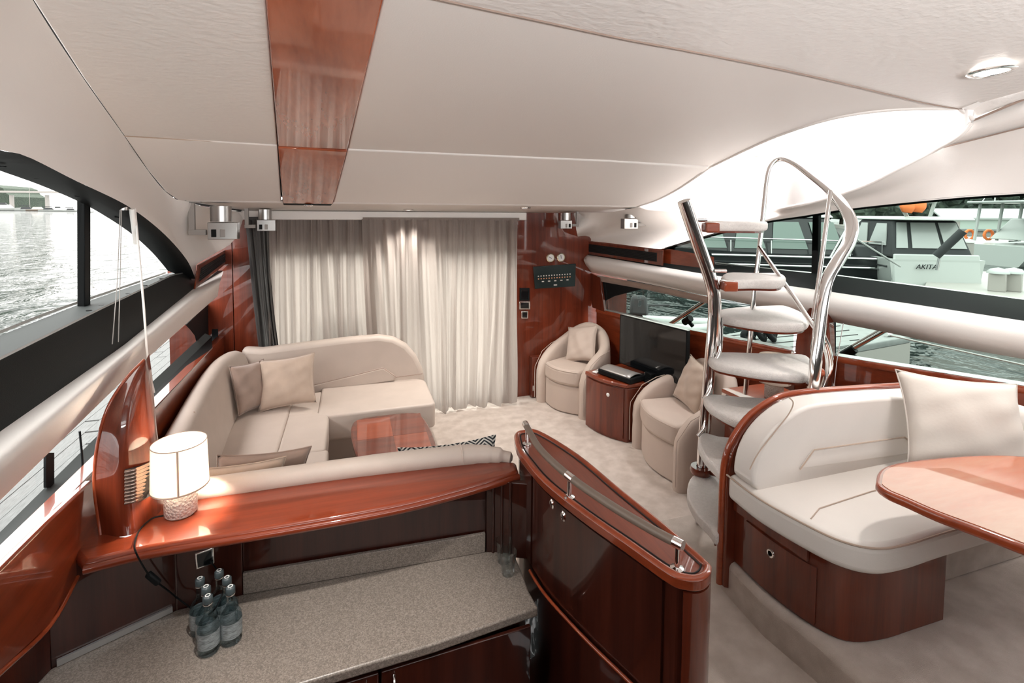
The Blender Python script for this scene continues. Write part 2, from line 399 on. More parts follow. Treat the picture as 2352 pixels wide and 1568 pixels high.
slab('end_panel', [PW(425, 745, off(LW, -.138)), PW(500, 675, off(LW, -.138)), PW(490, 765, off(LW, -.138)), PW(452, 790, off(LW, -.138)), PW(447, 770, off(LW, -.138)), PW(436, 756, off(LW, -.138))], (0.01, 0, 0), M['black'], w2)
tube('blind_cord', [PW(183, 990, off(LW, -.08)), PW(188, 1040, off(LW, -.08)), PW(192, 1105, off(LW, -.06))], 0.004, M['black'], w2, n=6)

# --- ceiling
seamL = [C1(40, -90), C1(75, 0), C1(190, 178), C1(285, 312)]
seamL2 = [C2(285, 312), C2(340, 392), C2(380, 440), C2(415, 464)]
ce = thing('ceiling', (0.6, 3.3, 2.5), 'cream upholstered cabin ceiling of stitched panels', 'ceiling', kind='structure')
x_l, x_r = C1(638, 333).x, C1(797, 343).x
S1 = cat([C1(930, -25), C1(1030, 0), C1(1240, 45), C1(1440, 88), C1(1600, 118), C1(1830, 165), C1(2000, 205), C1(2120, 234), C1(2203, 249)], 5)
rim_n1 = cat([C1(1630, 384), C1(1720, 340), C1(1800, 306), C1(1900, 274), C1(2000, 256), C1(2100, 249), C1(2203, 249)], 6)
tipR = PX(2236, 276, C1(2203, 249).x+0.03)
wl0, wl1, wr0, wr1 = C1(608, -60), C1(639, 334), C1(890, -60), C1(797, 343)
def cpanel(name, pts, mat, parent=ce): return slab(name, pts, (0, 0, 0.03), mat, parent, bevel=0.008, seg=3)
cpanel('panel', [p for p in seamL]+[C1(637, 333), C1(606, -60)], M['vinyl_cr'])
cpanel('panel', [C1(799, 343), C1(1100, 355), C1(1400, 368), C1(1626, 384)]+rim_n1[1:]+S1[::-1]+[C1(892, -60)], M['vinyl'])
lipL, lipR = C2(415, 466), None
def lip(u):                                                          # aft lip of the sloping ceiling, Y = 4.3
    return PY(u, 470, 4.3).xy.to_3d() + V((0, 0, 2.18))
def l43(x): return V((x, 4.3, 2.18))
xlipL = PY(428, 470, 4.3).x
cpanel('panel', seamL2[:1]+[C2(637, 335)]+[l43(PY(646, 470, 4.3).x), l43(xlipL)]+[seamL2[3], seamL2[2], seamL2[1]], M['vinyl'])
rim_n2 = cat([C2(1628, 386), C2(1560, 432), C2(1510, 458), l43(PY(1465, 473, 4.3).x)], 5)
cpanel('panel', [C2(799, 345), C2(1400, 371)]+rim_n2+[l43(PY(766, 470, 4.3).x)], M['vinyl'])
# backing over the joints, so that no sky shows between panels
patch('backing', [[C1(30, -120)+V((0, 0, .05)), C1(1100, -120)+V((0, 0, .05))], [C1(285, 310)+V((0, 0, .05)), V((2.1, 3.3, 2.57))], [l43(-1.3)+V((0, 0, .05)), V((2.1, 4.3, 2.235))]], M['gap'], ce, n=12)
for crv in (S1, cat(seamL, 6), cat(seamL2, 6)):
    patch('joint_backing', [[p+V((-.05, -.05, .036)) for p in crv], [p+V((.05, .05, .036)) for p in crv]], M['gap'], ce, n=30)
patch('joint_backing', [[C1(280, 305)+V((0, 0, .036)), C1(1640, 370)+V((0, 0, .036))], [C2(290, 325)+V((0, 0, .036)), C2(1620, 400)+V((0, 0, .036))]], M['gap'], ce, n=10)
# upper ceiling towards the helm
fw = [V((p.x*1.02+0.0, 0.3, 2.95)) for p in S1]
up = patch('panel', [[p+V((0, .012, -.004)) for p in S1], [V((p.x, 1.0, 2.86+.0*p.x)) for p in S1], fw], M['vinyl_cr'], ce, n=40, steps=4)
tube('seam', [p+V((0, 0, -.004)) for p in S1], .0045, M['suede_dk'], ce, n=6)
tube('seam', [C1(286, 312)+V((0, 0, -.001)), C1(637, 333)+V((0, 0, -.001))], .004, M['suede'], ce, n=6)
tube('seam', [C1(799, 343)+V((0, 0, -.001)), C1(1100, 355)+V((0, 0, -.001)), C1(1400, 368)+V((0, 0, -.001)), C1(1628, 384)+V((0, 0, -.001))], .004, M['suede'], ce, n=6)
fl0 = [C1(20, -120), C1(300, -110), C1(606, -70), C1(892, -70), S1[0]+V((.02, 0, 0))]
patch('panel', [[p+V((0, .06, -.002)) for p in fl0], [V((p.x*1.0-(.1 if p.x < -.5 else 0), 1.0, 2.90)) for p in fl0], [V((-1.25 if i == 0 else p.x*1.02, .3, 2.96)) for i, p in enumerate(fl0)]], M['vinyl_cr'], ce, n=16)

# side panel left
lowL = cat(go_, 6)+[PW(451, 606, off(LW, -.01))]
topL = [ext(seamL[0], seamL[1])]+cat(seamL+seamL2[1:], 6)
endL = [l43(xlipL), PY(470, 474, 4.55)]
aft_low = cat([PW(452, 606, off(LW, 0.0)), PW(500, 578, off(LW, .02)), PY(532, 558, 5.0), PY(550, 528, 5.12), PY(562, 489, 5.2)], 5)
topL2 = topL+[l43(xlipL), PY(470, 476, 4.6), PY(520, 483, 4.95), PY(558, 487, 5.18)]
lowL2 = lowL+aft_low[1:]
n_ = 70
sidec = []
a_, b_ = resamp(topL2, n_), resamp(lowL2, n_)
mid = []
for p, q in zip(a_, b_):
    m_ = p.lerp(q, .5)+V((-.05, 0, .03)); mid.append(m_)
patch('side_panel', [a_, mid, b_], M['vinyl'], ce, n=n_, steps=5)
patch('side_panel', [[a_[0], V((-1.1, .3, 2.97))], [mid[0], V((-1.14, .3, 2.6))], [b_[0], V((-1.12, .3, 2.3))]], M['vinyl'], ce, n=6)
# soffit and valance
soff = [[V((xlipL, 4.3, 2.178)), V((3.0, 4.3, 2.178))], [V((xlipL, 4.45, 2.168)), V((3.0, 4.45, 2.168))], [V((-1.0, 5.26, 2.105)), V((2.85, 5.26, 2.105))]]
patch('soffit', soff, M['vinyl'], ce, n=20, solid=0.02, soff=1)
box('valance', (0.4, 5.19, 2.065), (2.9, 0.03, 0.085), M['vinyl'], ce, bevel=0.008)

box('joint_backing', (.4, 4.32, 2.265), (4.0, .12, .075), M['gap'], ce)
tube('joint_backing', [p+V((-.02, 0, .045)) for p in topL2[-5:]], .035, M['gap'], ce, n=8)
# --- hatch (stairwell to the flybridge): rim, liner
RX = lambda d: off(RW, d)
rim_f = cat([tipR, PX(2205, 312, tipR.x-.03), PX(2145, 346, 3.40), PX(2070, 384, 3.28), PX(1990, 424, 3.2), PX(1900, 455, 3.12), PX(1800, 478, 3.05), PY(1740, 486, 3.9), PY(1620, 486, 4.15), PY(1500, 482, 4.28), l43(PY(1465, 473, 4.3).x)], 5)
rim = rim_n1[::-1]                                                   # tip -> aft along the near side
near = [C1(2203, 249)]+[]
loop = [tipR]+rim_n1[::-1]+rim_n2[1:]+rim_f[::-1][1:-1]
ctr = sum(loop, V())/len(loop)
up1 = [V((p.x, p.y, p.z+.03)) for p in loop]
up2 = [V((ctr.x+(p.x-ctr.x)*1.02, ctr.y+(p.y-ctr.y)*1.02, max(p.z+.25, 2.75))) for p in loop]
up3 = [V((ctr.x+(p.x-ctr.x)*1.04+.05, ctr.y+(p.y-ctr.y)*1.04, 3.15)) for p in loop]
bmh = loft_bm([loop, up1, up2, up3], closed=True)
ho = finish('hatch_liner', bmh, M['liner'], ce, smooth=True)
tube('hatch_rim', loop, 0.012, M['vinyl'], ce, n=8, closed=True)

# --- right side
def RC(pts, d): return [PW(u, v, off(RW, d)) for u, v in pts]
ra = RC([(1370, 708), (1385, 712), (1582, 757), (1820, 804), (1911, 816), (2352, 886), (2480, 905)], 0)
rb = RC([(1353, 624), (1622, 678), (1900, 736), (2028, 761), (2193, 796), (2352, 824), (2480, 848)], 0.0)
rm = RC([(1341, 598), (1622, 650), (1898, 704), (2352, 781), (2480, 803)], -0.13)
rc = RC([(1342, 584), (1622, 630), (1900, 669), (2352, 737), (2480, 757)], -0.06)
rd = RC([(1520, 589), (1550, 591), (1803, 619), (1916, 630), (2352, 686), (2480, 702)], 0.10)
rf = RC([(1525, 572), (1613, 546), (1702, 522), (1762, 509), (1851, 496), (1955, 480), (2184, 457), (2352, 446), (2480, 436)], 0.0)
wr = thing('wall_right', (RW(3), 3, .6), 'cherry wood lining under the windows on the marina side', 'wall', kind='structure')
basis = [V((RW(y), y, 0.0)) for y in (5.3, 4.6, 3.83, 3.3, 2.95, 2.7, 2.2, 1.77, 1.0)]
patch('lining', [ra[1:]and ra, [V((p.x+.02, p.y, 0)) for p in ra]], M['wood_y'], wr, n=40)
slab('corner_post', RC([(1346, 622), (1378, 637), (1388, 716), (1360, 706)], -.012), (.03, 0, 0), M['wood'], wr, bevel=.004)
patch('capping', [[p+V((-.004, 0, .0)) for p in ra], [p+V((-.012, 0, -.03)) for p in ra], [p+V((0, 0, -.045)) for p in ra]], M['wood_lt'], wr, n=40)
patch('lining_above', [RC([(1350, 620), (1500, 650), (1640, 678)], .01), RC([(1345, 548), (1530, 570), (1640, 590)], .01)], M['wood_y'], wr, n=10)
tr = patch('trim_4', [rb, rm, rc], M['vinyl'], n=50, solid=.004); shelltag(tr, 'long padded beige rail beneath the window facing the marina boats', 'trim')
tr = patch('trim_5', [rc[:1]+[PW(1622, 630, off(RW, -.06))]+rc[2:], RC([(1342, 570), (1520, 591), (1803, 621), (1916, 632), (2352, 688), (2480, 705)], .07)], M['ledge'], n=40); shelltag(tr, 'dark sloping window ledge above the padded rail facing the marina', 'trim')
w3 = thing('window_3', rd[3], 'long tinted side window with the marina boats outside', 'window', kind='structure')
patch('glass', [cat(rf, 5), cat(rd, 5)], M['glass_tint'], w3, n=50)
patch('frame', [[p+V((.03, 0, -.008)) for p in cat(rf, 5)], [p+V((.0, 0, .012)) for p in cat(rf, 5)]], M['black'], w3, n=50)
patch('sill_strip', [cat(rd, 5), [p+V((-.035, 0, -.016)) for p in cat(rd, 5)]], M['alu'], w3, n=50)
slab('mullion', [PW(1866, 492, off(RW, .03)), PW(1880, 490, off(RW, .03)), PW(1877, 668, off(RW, .10)), PW(1862, 668, off(RW, .10))], (.03, 0, 0), M['black'], w3, bevel=.004)
slab('end_panel', RC([(1525, 570), (1549, 566), (1549, 592), (1640, 602), (1640, 632), (1528, 612)], .035), (.01, 0, 0), M['black'], w3)
# right side panel of the ceiling
aftR = [PY(1318, 490, 5.2), PY(1322, 512, 5.15), PY(1325, 534, 5.1), PW(1336, 550, off(RW, -.04)), PW(1400, 558, off(RW, -.03)), PW(1504, 571, off(RW, -.02)), PW(1520, 572, off(RW, -.01))]
lowR = cat(aftR, 4)+cat([p+V((0, 0, .004)) for p in rf], 5)
line2 = [PX(2150, 342, 3.45), PX(2352, 292, 3.52), PX(2480, 262, 3.56)]
topR = [PY(1316, 487, 5.2), PY(1400, 488, 4.75), l43(PY(1465, 473, 4.3).x)+V((0, 0, -.012))]+[p+V((0, 0, -.008)) for p in rim_f[::-1][1:]][:-10]+line2
ar, br = resamp(topR, 70), resamp(lowR, 70)
mr = [p.lerp(q, .5)+V((.05, 0, .015)) for p, q in zip(ar, br)]
patch('side_panel', [ar, mr, br], M['vinyl'], ce, n=70, steps=5)
line1 = [tipR+V((0, 0, .003)), PX(2352, 228, 3.46), PX(2480, 185, 3.50)]
l2b = [tipR+V((0, 0, -.004)), PX(2150, 343, 3.445)]
patch('side_strip', [[tipR, PX(2352, 229, 3.455), PX(2480, 187, 3.49)], [PX(2148, 344, 3.44), PX(2352, 293, 3.515), PX(2480, 263, 3.55)]], M['vinyl'], ce, n=20, solid=.01, soff=1)
patch('side_strip', [[tipR+V((.02, 0, .02)), PX(2352, 226, 3.48), PX(2480, 183, 3.52)], [C1(2203, 249)+V((0, 0, .012)), V((3.5, 1.0, 2.86)), V((3.5, .3, 2.95))]], M['vinyl_cr'], ce, n=20)
patch('roof_edge', [[V((3.4, 1.6, 2.86)), V((3.5, .3, 2.95))], [V((4.2, 1.6, 2.86)), V((4.2, .3, 2.95))]], M['vinyl'], ce, n=4)

patch('joint_backing', [[tipR+V((-.1, 0, .06)), PX(2352, 215, 3.40)+V((0, 0, .06)), PX(2480, 170, 3.42)+V((0, 0, .06))], [tipR+V((.25, 0, .05)), PX(2352, 235, 3.75)+V((0, 0, .05)), PX(2480, 190, 3.8)+V((0, 0, .05))]], M['vinyl_cr'], ce, n=12)
tube('seam', [tipR+V((.0, 0, .0)), PX(2352, 228, 3.45), PX(2480, 185, 3.48)], .007, M['suede_dk'], ce, n=6)
tube('seam', [PX(2150, 343, 3.43), PX(2352, 292, 3.505), PX(2480, 262, 3.54)], .004, M['suede_dk'], ce, n=6)
# lower right windows
w4 = thing('window_4', ra[2], 'low side window behind the television', 'window', kind='structure')
patch('glass', [RC([(1383, 640), (1470, 655), (1640, 690), (1825, 724)], .03), RC([(1385, 713), (1582, 758), (1650, 771), (1822, 805)], .03)], M['glass_tint'], w4, n=20)
slab('end_panel', RC([(1372, 640), (1480, 662), (1410, 680), (1390, 690), (1391, 716), (1378, 713)], .02), (.01, 0, 0), M['black'], w4)
patch('gathered_blind', [RC([(1372, 632), (1500, 655), (1640, 684)], -.01), RC([(1374, 645), (1500, 668), (1640, 700)], .0)], M['suede_dk'], w4, n=20, solid=.006)
patch('sill_strip', [[p+V((-.003, 0, .003)) for p in ra[:4]], [p+V((.025, 0, .016)) for p in ra[:4]]], M['alu'], w4, n=20)
tube('blind_cord', RC([(1390, 650), (1393, 672), (1396, 712)], -.005), .003, M['black'], w4, n=5)
w5 = thing('window_5', ra[5], 'low side window behind the dinette seat', 'window', kind='structure')
patch('glass', [RC([(1905, 735), (2100, 775), (2352, 824), (2480, 848)], .03), RC([(1905, 815), (2100, 846), (2352, 887), (2480, 906)], .03)], M['glass_tint'], w5, n=20)
patch('sill_strip', [[p+V((-.003, 0, .003)) for p in ra[4:]], [p+V((.025, 0, .018)) for p in ra[4:]]], M['alu'], w5, n=20)
slab('frame_post', RC([(1900, 734), (1913, 737), (1913, 817), (1903, 815)], .0), (.03, 0, 0), M['black'], w5)

# --- aft wall with the sliding door opening behind the curtains
wb = thing('wall_back', (0.8, 5.3, 0), 'glossy dark cherry aft bulkhead around the cockpit door', 'wall', kind='structure')
xo0, xo1 = PY(606, 700, 5.32).x, PY(1166, 700, 5.32).x
zt = PY(900, 574, 5.32).z
def bk(x0, x1, z0, z1, d=.04, y=5.30): return slab('panel', [V((x0, y, z0)), V((x1, y, z0)), V((x1, y, z1)), V((x0, y, z1))], (0, d, 0), M['wood'], wb, bevel=.003)
x534 = PY(536, 700, 5.30).x
bk(-1.6, x534-.003, 0, 2.15); bk(x534+.003, xo0, 0, 2.15)
bk(xo0, xo1, zt, 2.15); bk(xo1, 3.2, 0, 2.15)
bk(xo0, xo1, -.05, .16)
slab('door_post', [V((.55, 5.33, .1)), V((.62, 5.33, .1)), V((.62, 5.33, zt)), V((.55, 5.33, zt))], (0, .04, 0), M['alu'], wb)
slab('glass', [V((xo0, 5.36, .1)), V((xo1, 5.36, .1)), V((xo1, 5.36, zt)), V((xo0, 5.36, zt))], (0, .008, 0), M['glass_door'], wb)

slab('backing', [V((-1.6, 5.335, 0)), V((xo0, 5.335, 0)), V((xo0, 5.335, 2.15)), V((-1.6, 5.335, 2.15))], (0, .02, 0), M['gap'], wb)
slab('roof_board', [V((-1.6, 4.3, 2.24)), V((3.2, 4.3, 2.24)), V((3.2, 5.36, 2.24)), V((-1.6, 5.36, 2.24))], (0, 0, .03), M['gap'], wb)
# --- unseen dark enclosure behind the viewer, shaped to cut forward light: wall, linings, roof
M['front_blocker'] = plain('dark_front_blocker', (.07, .066, .062), .7)  # dark tone chosen to cut bounce from the unseen front
wf_ = thing('wall_front', (1.4, -1.3, 0), 'helm dash below the windscreen behind the viewer', 'wall', kind='structure')
slab('front_blocker', [V((-1.3, -1.3, -.5)), V((4.2, -1.3, -.5)), V((4.2, -1.3, 2.4)), V((-1.3, -1.3, 2.4))], (0, -.05, 0), M['front_blocker'], wf_)
slab('roof', [V((-1.3, .32, 2.97)), V((4.3, .32, 2.97)), V((4.3, -1.2, 2.6)), V((-1.3, -1.2, 2.6))], (0, 0, .03), M['front_blocker'], wf_)
slab('lining', [V((LW(1), 1.0, -.4)), V((-1.0, -1.3, -.4)), V((-1.0, -1.3, 1.1)), V((LW(1), 1.0, 1.1))], (-.05, 0, 0), M['front_blocker'], wf_)
slab('lining', [V((3.85, 1.4, -.1)), V((4.2, -1.3, -.1)), V((4.2, -1.3, 1.15)), V((3.85, 1.4, 1.15))], (.05, 0, 0), M['front_blocker'], wf_)

slab('lining', [V((-1.2, -1.3, 1.0)), V((-1.12, .64, 1.0)), V((-1.12, .64, 3.0)), V((-1.2, -1.3, 3.0))], (-.04, 0, 0), M['front_blocker'], wf_)
slab('lining', [V((4.25, -1.3, 1.0)), V((3.8, 1.3, 1.0)), V((3.8, 1.3, 3.0)), V((4.25, -1.3, 3.0))], (.04, 0, 0), M['front_blocker'], wf_)
slab('roof', [V((-1.45, -1.25, 3.06)), V((4.3, -1.25, 3.06)), V((4.3, 1.7, 3.06)), V((1.85, 1.7, 3.06)), V((1.85, 4.4, 3.06)), V((-1.45, 4.4, 3.06))], (0, 0, .04), M['front_blocker'], wf_)
slab('galley_blocker', [V((-1.1, -.18, -.42)), V((.93, -.18, -.42)), V((.93, -.18, 1.72)), V((-1.1, -.18, 1.72))], (0, -.4, 0), M['front_blocker'], wf_)  # unseen block added to keep forward light off the galley
# --- floors
fl = prism('floor', [(-1.1, 2.5), (3.2, 2.5), (3.0, 5.4), (-1.4, 5.4)], -.08, 0, M['carpet']); shelltag(fl, 'cream carpeted saloon floor', 'floor')
fe = [PZ(1440, 1216, .18), PZ(1528, 1190, .18), PZ(1602, 1166, .18)]
ye = sum(p.y for p in fe)/3
fl2 = prism('floor_step', [(0.95, -1.2), (3.9, -1.2), (3.3, ye), (0.95, ye)], -.08, .18, M['carpet'], bevel=.02, seg=3); shelltag(fl2, 'raised carpeted walkway beside the galley divider', 'floor')
fl3 = prism('floor_galley', [(-1.2, -1.2), (0.95, -1.2), (0.95, 2.5), (-1.2, 2.5)], -.45, -.40, M['wood_y']); shelltag(fl3, 'dark sunken galley floor below the worktop', 'floor')
# ---------------------------------------------------------------- more materials
def granite():
    m, nt, out = newmat('speckled_worktop')
    p = N(nt, 'ShaderNodeBsdfPrincipled', Roughness=0.32)
    tc = N(nt, 'ShaderNodeTexCoord'); vz = N(nt, 'ShaderNodeTexVoronoi', Scale=260.0); nz = N(nt, 'ShaderNodeTexNoise', Scale=140.0, Detail=3.0)
    L(nt, tc.outputs['Object'], vz.inputs['Vector']); L(nt, tc.outputs['Object'], nz.inputs['Vector'])
    cr = N(nt, 'ShaderNodeValToRGB'); e = cr.color_ramp.elements
    e[0].position = .0; e[0].color = (.10, .085, .072, 1); e[1].position = 1; e[1].color = (.36, .31, .27, 1)
    k = e.new(.5); k.color = (.21, .178, .152, 1)
    mx = N(nt, 'ShaderNodeMath', _operation='MULTIPLY_ADD'); mx.inputs[1].default_value = .55
    sp = N(nt, 'ShaderNodeSeparateColor'); L(nt, vz.outputs['Color'], sp.inputs[0])
    L(nt, sp.outputs[0], mx.inputs[0]); m2 = N(nt, 'ShaderNodeMath', _operation='MULTIPLY'); m2.inputs[1].default_value = .5
    L(nt, nz.outputs['Fac'], m2.inputs[0]); L(nt, m2.outputs[0], mx.inputs[2])
    L(nt, mx.outputs[0], cr.inputs['Fac']); L(nt, cr.outputs['Color'], p.inputs['Base Color']); L(nt, p.outputs[0], out.inputs['Surface']); return m
M['granite'] = granite()
def realglass(name, tint=(0.9, 0.95, 0.95), ior=1.45):
    m, nt, out = newmat(name)
    g = N(nt, 'ShaderNodeBsdfGlass', Roughness=0.0, IOR=ior); g.inputs['Color'].default_value = c4(tint)
    L(nt, g.outputs[0], out.inputs['Surface']); return m
def thinglass(name, tint, k):
    m, nt, out = newmat(name)
    t = N(nt, 'ShaderNodeBsdfTransparent'); t.inputs['Color'].default_value = c4(tint); g = N(nt, 'ShaderNodeBsdfGlossy', Roughness=0.02)
    lw_ = N(nt, 'ShaderNodeLayerWeight', Blend=k); mx = N(nt, 'ShaderNodeMixShader'); hf = N(nt, 'ShaderNodeMath', _operation='MULTIPLY'); hf.inputs[1].default_value = .5; L(nt, lw_.outputs['Fresnel'], hf.inputs[0]); L(nt, hf.outputs[0], mx.inputs[0]); L(nt, t.outputs[0], mx.inputs[1]); L(nt, g.outputs[0], mx.inputs[2])
    L(nt, mx.outputs[0], out.inputs['Surface']); return m
M['glass'] = thinglass('clear_glass', (.95, .97, .97), .22); M['bottle'] = thinglass('bottle_glass', (.86, .91, .92), .22)
def woven():
    m, nt, out = newmat('woven_lamp_base')
    p = N(nt, 'ShaderNodeBsdfPrincipled', Roughness=0.8); p.inputs['Base Color'].default_value = (.58, .53, .48, 1)
    tc = N(nt, 'ShaderNodeTexCoord'); vz = N(nt, 'ShaderNodeTexVoronoi', Scale=95.0); L(nt, tc.outputs['Object'], vz.inputs['Vector'])
    b = N(nt, 'ShaderNodeBump', Strength=1.0, Distance=.006); b.invert = True; L(nt, vz.outputs['Distance'], b.inputs['Height']); L(nt, b.outputs[0], p.inputs['Normal'])
    L(nt, p.outputs[0], out.inputs['Surface']); return m
M['woven'] = woven()
def zigzag():
    m, nt, out = newmat('zigzag_throw')
    p = N(nt, 'ShaderNodeBsdfPrincipled', Roughness=0.9)
    tc = N(nt, 'ShaderNodeTexCoord'); sp = N(nt, 'ShaderNodeSeparateXYZ'); L(nt, tc.outputs['Object'], sp.inputs[0])
    pp = N(nt, 'ShaderNodeMath', _operation='PINGPONG'); pp.inputs[1].default_value = .05; L(nt, sp.outputs['X'], pp.inputs[0])
    a = N(nt, 'ShaderNodeMath', _operation='ADD'); L(nt, sp.outputs['Y'], a.inputs[0]); L(nt, pp.outputs[0], a.inputs[1])
    q = N(nt, 'ShaderNodeMath', _operation='ADD'); L(nt, a.outputs[0], q.inputs[0]); L(nt, sp.outputs['Z'], q.inputs[1])
    fr = N(nt, 'ShaderNodeMath', _operation='PINGPONG'); fr.inputs[1].default_value = .013; L(nt, q.outputs[0], fr.inputs[0])
    gt = N(nt, 'ShaderNodeMath', _operation='GREATER_THAN'); gt.inputs[1].default_value = .0065; L(nt, fr.outputs[0], gt.inputs[0])
    mx = N(nt, 'ShaderNodeMix', _data_type='RGBA'); mx.inputs[6].default_value = (.7, .68, .64, 1); mx.inputs[7].default_value = (.02, .025, .03, 1)
    L(nt, gt.outputs[0], mx.inputs[0]); L(nt, mx.outputs[2], p.inputs['Base Color']); L(nt, p.outputs[0], out.inputs['Surface']); return m
M['zigzag'] = zigzag()

# ---------------------------------------------------------------- cherry strip along the ceiling
strip = thing('trim_6', (C1(715, 200).x, 3.0, 2.5), 'long glossy cherry wood strip running along the cream ceiling', 'trim', kind='structure')
d_ = V((0, 0, -.014))
slab('veneer', [C1(606, -60)+d_, C1(639, 334)+d_, C1(797, 343)+d_, C1(892, -60)+d_], (0, 0, .03), M['wood_ceil'], strip, bevel=.006)
e0, e1 = l43(PY(649, 466, 4.3).x)+d_, l43(PY(765, 463, 4.3).x)+d_
slab('veneer', [C2(639, 334)+d_, e0, e1, C2(797, 343)+d_], (0, 0, .03), M['wood_ceil'], strip, bevel=.006)
slab('end_cap', [e0+V((0, .002, .012)), e1+V((0, .002, .012)), e1+V((-.02, .07, -.012)), e0+V((.0, .07, -.012))], (0, 0, .03), M['black'], strip)
lathe('downlight', [(.0, 0), (.03, 0), (.036, .008), (.036, .012)], (e0+e1)/2+V((0, .03, -.02)), M['chrome'], strip, n=16)

# ---------------------------------------------------------------- curtains
def curtain(name, x0, x1, z0, z1, y, mat, label, seed, folds, drift=0.0, gather=0.0, hem=0.0, wide=1.0):
    rnd = random.Random(seed); nx, nz = folds*14, 40
    ph = [rnd.uniform(0, 6.28) for _ in range(8)]
    root = thing(name, ((x0+x1)/2, y, z0), label, 'curtain', 'curtains across the aft door')
    bm = bmesh.new(); G = []
    for j in range(nz+1):
        w = j/nz; row = []                                           # w: 0 top -> 1 hem
        for i in range(nx+1):
            s = i/nx
            sx = s+0.010*math.sin(19*s+3*w+ph[0])+0.02*w*math.sin(9*s+ph[1])
            x = x0+(x1-x0)*sx + drift*w*(1-s)*wide + gather*w*w*s
            am = 0.020+0.022*min(1, w*2)+0.014*math.sin(9*s+ph[2])
            yy = am*math.sin(2*math.pi*folds*s+2.6*math.sin(8*s+ph[3])+1.9*w*math.sin(13*s+ph[4])+1.2*w*math.sin(5*s+ph[0]))
            yy += .012*math.sin(2*math.pi*folds*1.9*s+ph[5]+2.2*w)*(.5+w*.6)+.008*math.sin(2*math.pi*folds*3.3*s+6*w*math.sin(4*s+ph[6]))
            yy += .012*math.sin(9*w+13*s+ph[7])*w
            z = z1-(z1-z0)*w+(.018*math.sin(2*math.pi*folds*s*.6+ph[2])-hem*(1-s))*w**6
            row.append(bm.verts.new((x, y+yy-.05*w*w, z)))
        G.append(row)
    for a, b in zip(G, G[1:]):
        for i in range(nx): bm.faces.new((a[i], a[i+1], b[i+1], b[i]))
    finish('cloth', bm, mat, root, smooth=True)
    box('header_tape', ((x0+x1)/2, y+.01, z1+.004), (abs(x1-x0), .02, .03), mat, root)
    return root
xc0, xcm, xc1 = PY(612, 520, 5.2).x, PY(862, 520, 5.2).x, PY(1192, 520, 5.17).x
curtain('curtain', xc0, xcm, .03, 2.03, 5.21, M['curtain'], 'grey curtain half hanging straight behind the corner sofa', 3, 9, 0.02, .08)
curtain('curtain', xcm-.12, xc1, .02, 2.03, 5.16, M['curtain'], 'wide creased taupe curtain half reaching the carpet beside the sofa end', 5, 11, .1, -.04)
curtain('curtain', PY(566, 520, 5.2).x, PY(618, 520, 5.2).x, .5, 2.03, 5.17, M['curtain_dk'], 'narrow dark slate curtain bunched beside the wooden panels', 9, 4, .13, .12)

# ---------------------------------------------------------------- corner sofa
so = thing('corner_sofa', (-.3, 4.4, 0), 'beige leather corner sofa wrapped around the small coffee table', 'sofa')
prism('base', [(-.98, 2.56), (.66, 2.56), (.66, 3.0), (-.24, 3.0), (-.24, 4.36), (.66, 4.36), (.66, 5.08), (-1.0, 5.08)], .0, .24, M['leather'], so, bevel=.02)
def rr(x0, y0, x1, y1, r=(.04,)*4, n=5):                             # rounded rectangle, corners from x0y0 anticlockwise
    out = []
    for (cx, cy, a0), q in zip(((x0, y0, 180), (x1, y0, 270), (x1, y1, 0), (x0, y1, 90)), r):
        sx = 1 if cx == x0 else -1; sy = 1 if cy == y0 else -1
        for k in range(n+1):
            a = math.radians(a0+90*k/n); out.append((cx+sx*q+q*math.cos(a), cy+sy*q+q*math.sin(a)))
    return out
def cushion(name, out, z0, z1, mat, parent, b=.035): return prism(name, out, z0, z1, mat, parent, bevel=b, seg=4, angle=50)
cushion('seat_cushion', rr(-.27, 4.28, .70, 5.0, (.10, .05, .12, .02)), .215, .43, M['leather'], so, .05)
cushion('seat_cushion', rr(-.50, 3.68, -.18, 4.40, (.02, .03, .14, .02)), .215, .425, M['leather'], so)
cushion('seat_cushion', rr(-.90, 3.68, -.50, 4.9, (.02, .02, .02, .02)), .215, .425, M['leather'], so, .02)
cushion('seat_cushion', rr(-.50, 4.40, -.27, 4.9, (.01, .01, .01, .01)), .215, .42, M['leather'], so, .012)
cushion('seat_cushion', rr(-.50, 2.98, -.16, 3.68, (.02, .02, .02, .02)), .215, .425, M['leather'], so)
cushion('seat_cushion', rr(-.90, 2.98, -.50, 3.68, (.02, .02, .02, .02)), .215, .425, M['leather'], so, .02)
cushion('seat_cushion', rr(-.90, 2.52, .66, 2.98, (.02, .05, .05, .02)), .215, .425, M['leather'], so)
# aft back: outline with the curved right end
yb = 4.98
ob = [V((-.95, yb, .36)), V((-.95, yb, .86))]+[PY(u, v, yb) for u, v in ((600, 803), (700, 790), (800, 778), (870, 772), (905, 777), (935, 793), (957, 818), (970, 845), (976, 870))]+[V((.70, yb, .36))]
slab('backrest', ob, (0, .14, 0), M['leather'], so, bevel=.045, seg=4)
lum = [PY(u, v, yb-.02) for u, v in ((712, 905), (712, 887), (880, 845), (907, 863), (907, 874))]
slab('lumbar_panel', lum, (0, .05, 0), M['leather'], so, bevel=.012)
tube('seam', [PY(u, v, yb-.024) for u, v in ((700, 889), (880, 845), (910, 866), (970, 858))], .004, M['suede_dk'], so, n=6)
